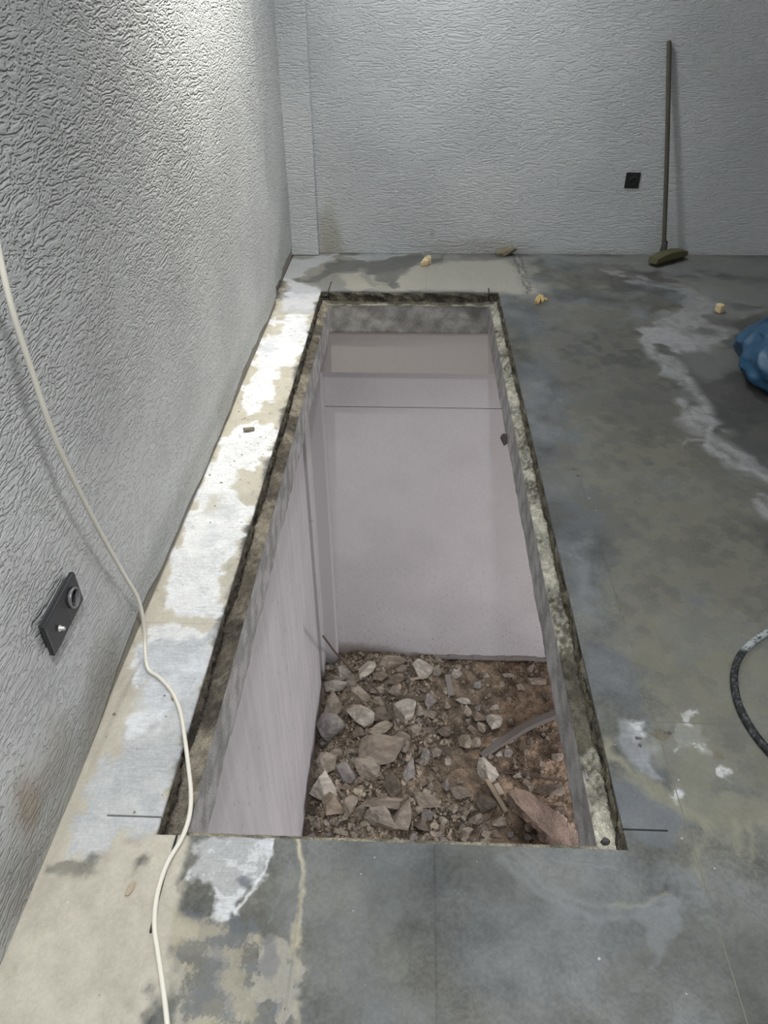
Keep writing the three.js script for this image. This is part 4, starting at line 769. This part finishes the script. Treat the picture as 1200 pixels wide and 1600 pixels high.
  wr([lift([0.653, -3.3, -3.564], .02), lift([0.844, -3.3, -3.543], .018), lift([1.032, -3.3, -3.51], .02), lift([1.265, -3.3, -3.485], .03)], .006, 'thin wire crossing the dirt in front of the metal strip');
  wr([lift([0.494, -3.3, -2.972], .02), lift([0.55, -3.3, -3.09], .05), lift([0.636, -3.3, -3.214], .05)], .006, 'thin curved wire in front of the wooden batten');
  wr([lift([0.79, -3.3, -4.25], .02), lift([0.886, -3.3, -4.314], .03), lift([0.92, -3.3, -4.234], .03), lift([0.873, -3.3, -4.179], .015)], .005, 'small hooked wire on the dirt behind the metal strip');
  wr([lift([0.327, -3.3, -3.978], .04), lift([0.4, -3.3, -4.025], .05), lift([0.474, -3.3, -4.06], .04)], .006, 'short pale wire beside the dark rounded stone');
}

// ------------------------------------------------------------------ things in the upper room
// double wall plate, left wall
{
  const t = thing('wall_socket', 'black double wall plate with one round socket and one aerial jack', 'socket', [WALL_X + .032, .437, -1.255]);
  const blk = std({ color: lin(.022, .023, .025), roughness: .38 }), rim = std({ color: lin(.16, .16, .165), roughness: .3 });
  const ev = new Evaluator(); ev.useGroups = false;
  const pl = new Brush(new RoundedBoxGeometry(.013, .092, .182, 4, .003)); pl.position.set(.005, 0, 0); pl.updateMatrixWorld();
  const hole = new Brush(new THREE.CylinderGeometry(.0215, .0215, .05, 40)); hole.rotation.z = Math.PI / 2; hole.position.set(.01, .004, -.045); hole.updateMatrixWorld();
  mesh('plate', ev.evaluate(pl, hole, SUBTRACTION).geometry, blk, t);
  const back = new RoundedBoxGeometry(.022, .07, .15, 2, .003); back.translate(-.010, 0, 0); mesh('back_box', back, std({ color: lin(.05, .05, .05), roughness: .7 }), t);
  const ring = new THREE.LatheGeometry([[.0215, -.012], [.0215, .003], [.0235, .0048], [.0255, .003], [.026, .0]].map((p) => new THREE.Vector2(...p)), 40); ring.rotateZ(-Math.PI / 2); ring.translate(.0115, .004, -.045);
  const so = mesh('socket_ring', ring, rim, t);
  const well = new THREE.CylinderGeometry(.0214, .0214, .003, 32); well.rotateZ(Math.PI / 2); well.translate(-.0, .004, -.045); mesh('socket_floor', well, blk, t);
  for (const s of [-1, 1]) { const p = new THREE.CylinderGeometry(.0028, .0028, .002, 16); p.rotateZ(Math.PI / 2); p.translate(.0022, .004, -.045 + s * .0095); mesh('pin_hole', p, std({ color: lin(.004, .004, .004), roughness: 1 }), t); }
  for (const s of [-1, 1]) { const p = new RoundedBoxGeometry(.010, .003, .005, 2, .0008); p.translate(.007, .004 + s * .0175, -.045); mesh('earth_clip', p, std({ color: lin(.6, .6, .58), roughness: .3, metalness: .9 }), t); }
  const jack = new THREE.LatheGeometry([[.0, .011], [.0022, .011], [.0024, .009], [.0046, .0095], [.0048, .0], [.0075, 0], [.0075, -.002]].map((p) => new THREE.Vector2(...p)), 24); jack.rotateZ(-Math.PI / 2); jack.translate(.0125, -.002, .047); mesh('aerial_jack', jack, std({ color: lin(.75, .74, .7), roughness: .3, metalness: .6 }), t).userData.label = 'bright metal jack';
  for (const z of [-.001, .001]) { const g = new THREE.BoxGeometry(.0004, .08, .0006); g.translate(.0117, 0, z * .4); }
  const seam = new RoundedBoxGeometry(.001, .086, .0012, 1, .0003); seam.translate(.0115, 0, 0); mesh('seam', seam, std({ color: lin(.06, .06, .06), roughness: .6 }), t);
  t.rotation.set(0.03, 0, 0); partNames(t);
}
{
  const t = thing('wall_socket', 'small square black socket on the back wall beside the broom', 'socket', [1.404, .48, BACK_Z + .002]);
  const blk = std({ color: lin(.012, .014, .014), roughness: .5 }), ev = new Evaluator(); ev.useGroups = false;
  const pl = new Brush(new RoundedBoxGeometry(.092, .096, .014, 3, .003)); pl.position.z = .006; pl.updateMatrixWorld(); const ho = new Brush(new THREE.CylinderGeometry(.02, .02, .03, 32)); ho.rotation.x = Math.PI / 2; ho.position.z = .014; ho.updateMatrixWorld();
  mesh('plate', ev.evaluate(pl, ho, SUBTRACTION).geometry, blk, t);
  const ring = new THREE.LatheGeometry([[.02, -.008], [.02, .003], [.0225, .004], [.0235, 0]].map((p) => new THREE.Vector2(...p)), 32); ring.rotateX(Math.PI / 2); ring.translate(0, 0, .0135); const fl = new THREE.CylinderGeometry(.0199, .0199, .002, 28); fl.rotateX(Math.PI / 2); fl.translate(0, 0, .0025); mesh('socket_floor', fl, blk, t); mesh('socket_ring', ring, std({ color: lin(.03, .032, .03), roughness: .4 }), t);
}
// broom
{
  const bx = 1.652, bz = -5.215, t = thing('broom', 'broom with a long dark wooden stick leaning on the back wall', 'broom', [bx, 0, bz]);
  const wood = std({ color: lin(.085, .075, .055), roughness: .7 }), q0 = [0, .085, .0], tip = [1.473, 1.248, -5.335], q1 = [tip[0] - bx, tip[1], -5.335 - bz];
  const mid = [(q0[0] + q1[0]) / 2 + .004, (q0[1] + q1[1]) / 2, (q0[2] + q1[2]) / 2 + .004];
  mesh('stick', withCaps([q0, mid, q1], .0145, 24, 12), wood, t);
  const ferr = new THREE.LatheGeometry([[.0, .0], [.024, .0], [.021, .03], [.018, .075], [.0165, .078]].map((p) => new THREE.Vector2(...p)), 20); ferr.translate(0, .055, 0); mesh('ferrule', ferr, std({ color: lin(.06, .06, .055), roughness: .6 }), t);
  const hd = thing('broom_head_tmp'); scene.remove(hd); delete used.broom_head_tmp; hd.name = 'head'; t.add(hd); hd.position.set(.03, .0, .03); hd.rotation.y = .62; delete hd.userData.label; 
  const s = new THREE.Shape(); s.moveTo(-.15, .03); s.lineTo(-.145, .055); s.quadraticCurveTo(-.05, .075, 0, .075); s.quadraticCurveTo(.08, .075, .15, .055); s.lineTo(.155, .032); s.closePath();
  const blk = new THREE.ExtrudeGeometry(s, { depth: .05, bevelEnabled: true, bevelThickness: .012, bevelSize: .006, bevelSegments: 3 }); blk.translate(0, 0, -.025); mesh('head_block', blk, std({ color: lin(.10, .095, .045), roughness: .75 }), hd);
  const r = rng(31), br = []; for (let i = 0; i < 420; i++) { const x = (r() - .5) * .29, z = (r() - .5) * .06, l = .034 + r() * .006, g = new THREE.CylinderGeometry(.0012, .0015, l, 4, 1, true); g.rotateX((r() - .5) * .5 + z * 4); g.rotateZ((r() - .5) * .4 - x * 1.2); g.translate(x * 1.03, l / 2, z * 1.15); br.push(g); }
  const bm = mesh('bristles', mergeGeometries(br), std({ color: lin(.06, .055, .04), roughness: .9 }), hd); bm.userData.kind = 'stuff';
}
// white cable: hangs past the left wall, lies on the floor and runs over the corner of the opening
{
  const pts = [[-0.66, 1.331, -1.2], [-0.665, 1.27, -1.2], [-0.672, 1.186, -1.203], [-0.685, 1.057, -1.229], [-0.7, 0.904, -1.265], [-0.715, 0.744, -1.323], [-0.735, 0.542, -1.409], [-0.755, 0.334, -1.506], [-0.765, 0.186, -1.567], [-0.77, 0.073, -1.566], [-0.765, 0.028, -1.526]];
  const FL = [[-0.745, 0.007, -1.476], [-0.708, 0.006, -1.45], [-0.658, 0.006, -1.4], [-0.617, 0.006, -1.334], [-0.583, 0.007, -1.25], [-0.551, 0.008, -1.162], [-0.524, 0.008, -1.081], [-0.513, 0.008, -1.022], [-0.516, 0.009, -0.964], [-0.533, 0.009, -0.905], [-0.537, 0.007, -0.837], [-0.525, 0.006, -0.77], [-0.501, 0.006, -0.713], [-0.475, 0.006, -0.654], [-0.448, 0.006, -0.588], [-0.42, 0.006, -0.506]];
  const top = [[-0.66, 1.734, -1.086], [-0.66, 1.513, -1.141]];
  const g = withCaps([...top, ...pts, ...FL], .0056, 420, 10);
  tag(mesh('power_cable', g, std({ color: lin(.74, .71, .62), roughness: .4 })), 'long white power cable hanging past the left wall and snaking over the floor', 'cable');
  const bw = [[-0.531, 0.004, -0.973], [-0.531, 0.006, -0.929], [-0.534, 0.004, -0.875], [-0.533, 0.003, -0.818], [-0.53, 0.003, -0.757]];
  tag(mesh('thin_wire', withCaps(bw, .0028, 60, 6), std({ color: lin(.02, .02, .022), roughness: .5 })), 'short thin black wire on the mud beside the white cable', 'wire');
}
// black hose at the right edge
{
  const R = .0105, H = [[1.233, 0.01, -1.781], [1.152, 0.01, -1.741], [1.078, 0.01, -1.686], [1.015, 0.01, -1.639], [0.963, 0.01, -1.586], [0.925, 0.01, -1.521], [0.904, 0.01, -1.45], [0.897, 0.011, -1.383], [0.905, 0.01, -1.316], [0.923, 0.01, -1.257], [0.954, 0.01, -1.194], [1, 0.01, -1.134]];
  const g = tubeThrough(H, R, 160, 14), p = g.attributes.position, uv = g.attributes.uv, col = [];
  for (let i = 0; i < p.count; i++) { const u = uv.getX(i), n = look(T_FINE, p.getX(i) * 3, p.getZ(i) * 3), worn = sstep(.17, .20, u) * sstep(.40, .36, u) * sstep(-.3, .1, n + .5), sp = sstep(.45, .7, n) * .5; const a = Math.max(worn * .85, sp * .35); col.push(mix(.009, .40, a), mix(.010, .43, a), mix(.011, .44, a)); }
  g.setAttribute('color', new THREE.Float32BufferAttribute(col, 3));
  tag(mesh('black_hose', g, std({ vertexColors: true, roughness: .7 })), 'black rubber hose curving over the wet tiles with a worn white patch', 'hose');
}
// blue plastic bag
{
  const g0 = new THREE.IcosahedronGeometry(1, 40); g0.deleteAttribute('uv'); g0.deleteAttribute('normal'); const g = mergeVertices(g0, 1e-4), p = g.attributes.position;
  for (let i = 0; i < p.count; i++) {
    let x = p.getX(i), y = p.getY(i), z = p.getZ(i); const ridge = (a, b) => 1 - Math.abs(look(T_SMOOTH, a, b)) * 2;
    const fold = ridge(x * .16 + y * .22 + .1, z * .16 + y * .07) * .075 + ridge(x * .17 - y * .10, z * .2 + .4) * .045 + ridge(y * .25 + z * .1, x * .25) * .012;
    const k = 1 + fold, top = y > -.35 ? 1 - (y + .35) * .52 : 1; x *= k * top; z *= k * top; y = y * (1 + fold * .6) + (y > .8 ? (y - .8) * 1.2 : 0);
    if (y < -.72) y = -.72 - (y + .72) * -.06; p.setXYZ(i, x, y, z);
  }
  g.computeVertexNormals(); g.computeBoundingBox();
  const t = mesh('plastic_bag', g, std({ color: lin(.010, .058, .12), roughness: .42 })); t.scale.set(.42, .25, .40); t.position.set(1.93, -g.boundingBox.min.y * .25 + .001, -3.40); tag(t, 'crumpled blue plastic bag standing on the dusty tiles', 'bag');
}
// bits of wood and stone on the tiles
{
  const wood = std({ color: lin(.50, .36, .16), roughness: .8 }), pale = std({ color: lin(.60, .48, .28), roughness: .85 });
  const chip = (name, P, parts, yaw, mat, label, cat) => { const gs = parts.map(([x, z, w, h, l, a]) => { const g = new RoundedBoxGeometry(w, h, l, 2, Math.min(w, h) * .25); g.rotateY(a); g.translate(x, h / 2, z); return g; }); const m = mesh(name, mergeGeometries(gs), mat); m.position.set(...P); m.rotation.y = yaw; return tag(m, label, cat); };
  chip('wood_chip', [0.07, 0, -5.118], [[0, 0, .045, .04, .085, 0], [.012, -.02, .03, .05, .05, .3], [-.012, .025, .025, .03, .06, -.2]], -.25, pale, 'pale squarish wood chip lying near the foot of the back wall', 'wood chip');
  chip('wood_chip', [0.739, 0, -4.457], [[0, 0, .018, .02, .13, 0], [.018, -.01, .016, .018, .10, .12], [-.012, .02, .014, .024, .08, -.1], [.03, -.02, .014, .014, .05, .9]], -.2, wood, 'bundle of yellow wood splinters beside the far corner of the opening', 'wood chip');
  chip('wood_chip', [1.748, 0, -4.298], [[0, 0, .036, .05, .045, .2], [.004, -.018, .024, .035, .03, .5]], .3, pale, 'small stubby pale wood chip alone on the dusty tiles', 'wood chip');
  const small = (P, s, tone, label, flat = .5, cat = 'stone', i = 3) => { const m = mesh('stone_chip', ROCKS[i], std({ color: lin(...tone), roughness: .9 })); m.scale.set(s[0], s[0] * flat, s[1]); m.rotation.y = s[2] || 0; m.position.set(P[0], s[0] * flat * .42, P[2]); return tag(m, label, cat); };
  small([-0.711, 0, -2.861], [.05, .028, .4], [.22, .19, .14], 'small brown stone chip on the white dusty strip beside the left wall', .4);
  small([-0.601, 0, -0.846], [.016, .034, -.5], [.40, .33, .24], 'pale stone chip stuck in the glossy mud near the white cable', .4, 'stone', 5);
  small([-0.647, 0, -1.378], [.012, .016, .2], [.36, .26, .13], 'tiny tan crumb right beside the white cable', .7, 'stone', 7);
  small([-0.846, 0, -1.392], [.018, .03, -.4], [.20, .17, .13], 'dark crumb in the mud strip at the left wall', .4, 'stone', 9);
  const bo = [0.442, -0.06, -1.035]; const b = mesh('stone_chip', ROCKS[6], std({ color: lin(.06, .06, .055), roughness: .9 })); b.scale.set(.022, .016, .02); b.position.set(SL.x1 + .018, T_TOP + .012, -1.035); tag(b, 'small dark stone on the pale ledge at the near right corner', 'stone');
  // mud clump against the back wall
  const cl = mesh('mud_clump', ROCKS[12], std({ color: lin(.20, .17, .11), roughness: .9 })); cl.scale.set(.15, .04, .07); cl.rotation.set(0, .15, .16); const cp = [0.62, 0, -5.336]; cl.position.set(cp[0], .022, BACK_Z + .035); tag(cl, 'flat brown mud clump wedged against the foot of the back wall', 'mud');
  // lump hanging at the slab edge, right side
  const lp = [0.45, -0.317, -3.228]; const lu = mesh('mortar_lump', ROCKS[15], std({ color: lin(.07, .06, .055), roughness: .95 })); lu.scale.set(.05, .06, .07); lu.position.set(SL.x1 - .008, SLAB_BOT + .012, lp[2]); tag(lu, 'dark mortar lump stuck under the right edge of the slab', 'mortar');
}
scene.traverse((o) => { if (o.isMesh) { o.castShadow = true; o.receiveShadow = true; } });
renderer.render(scene, camera);
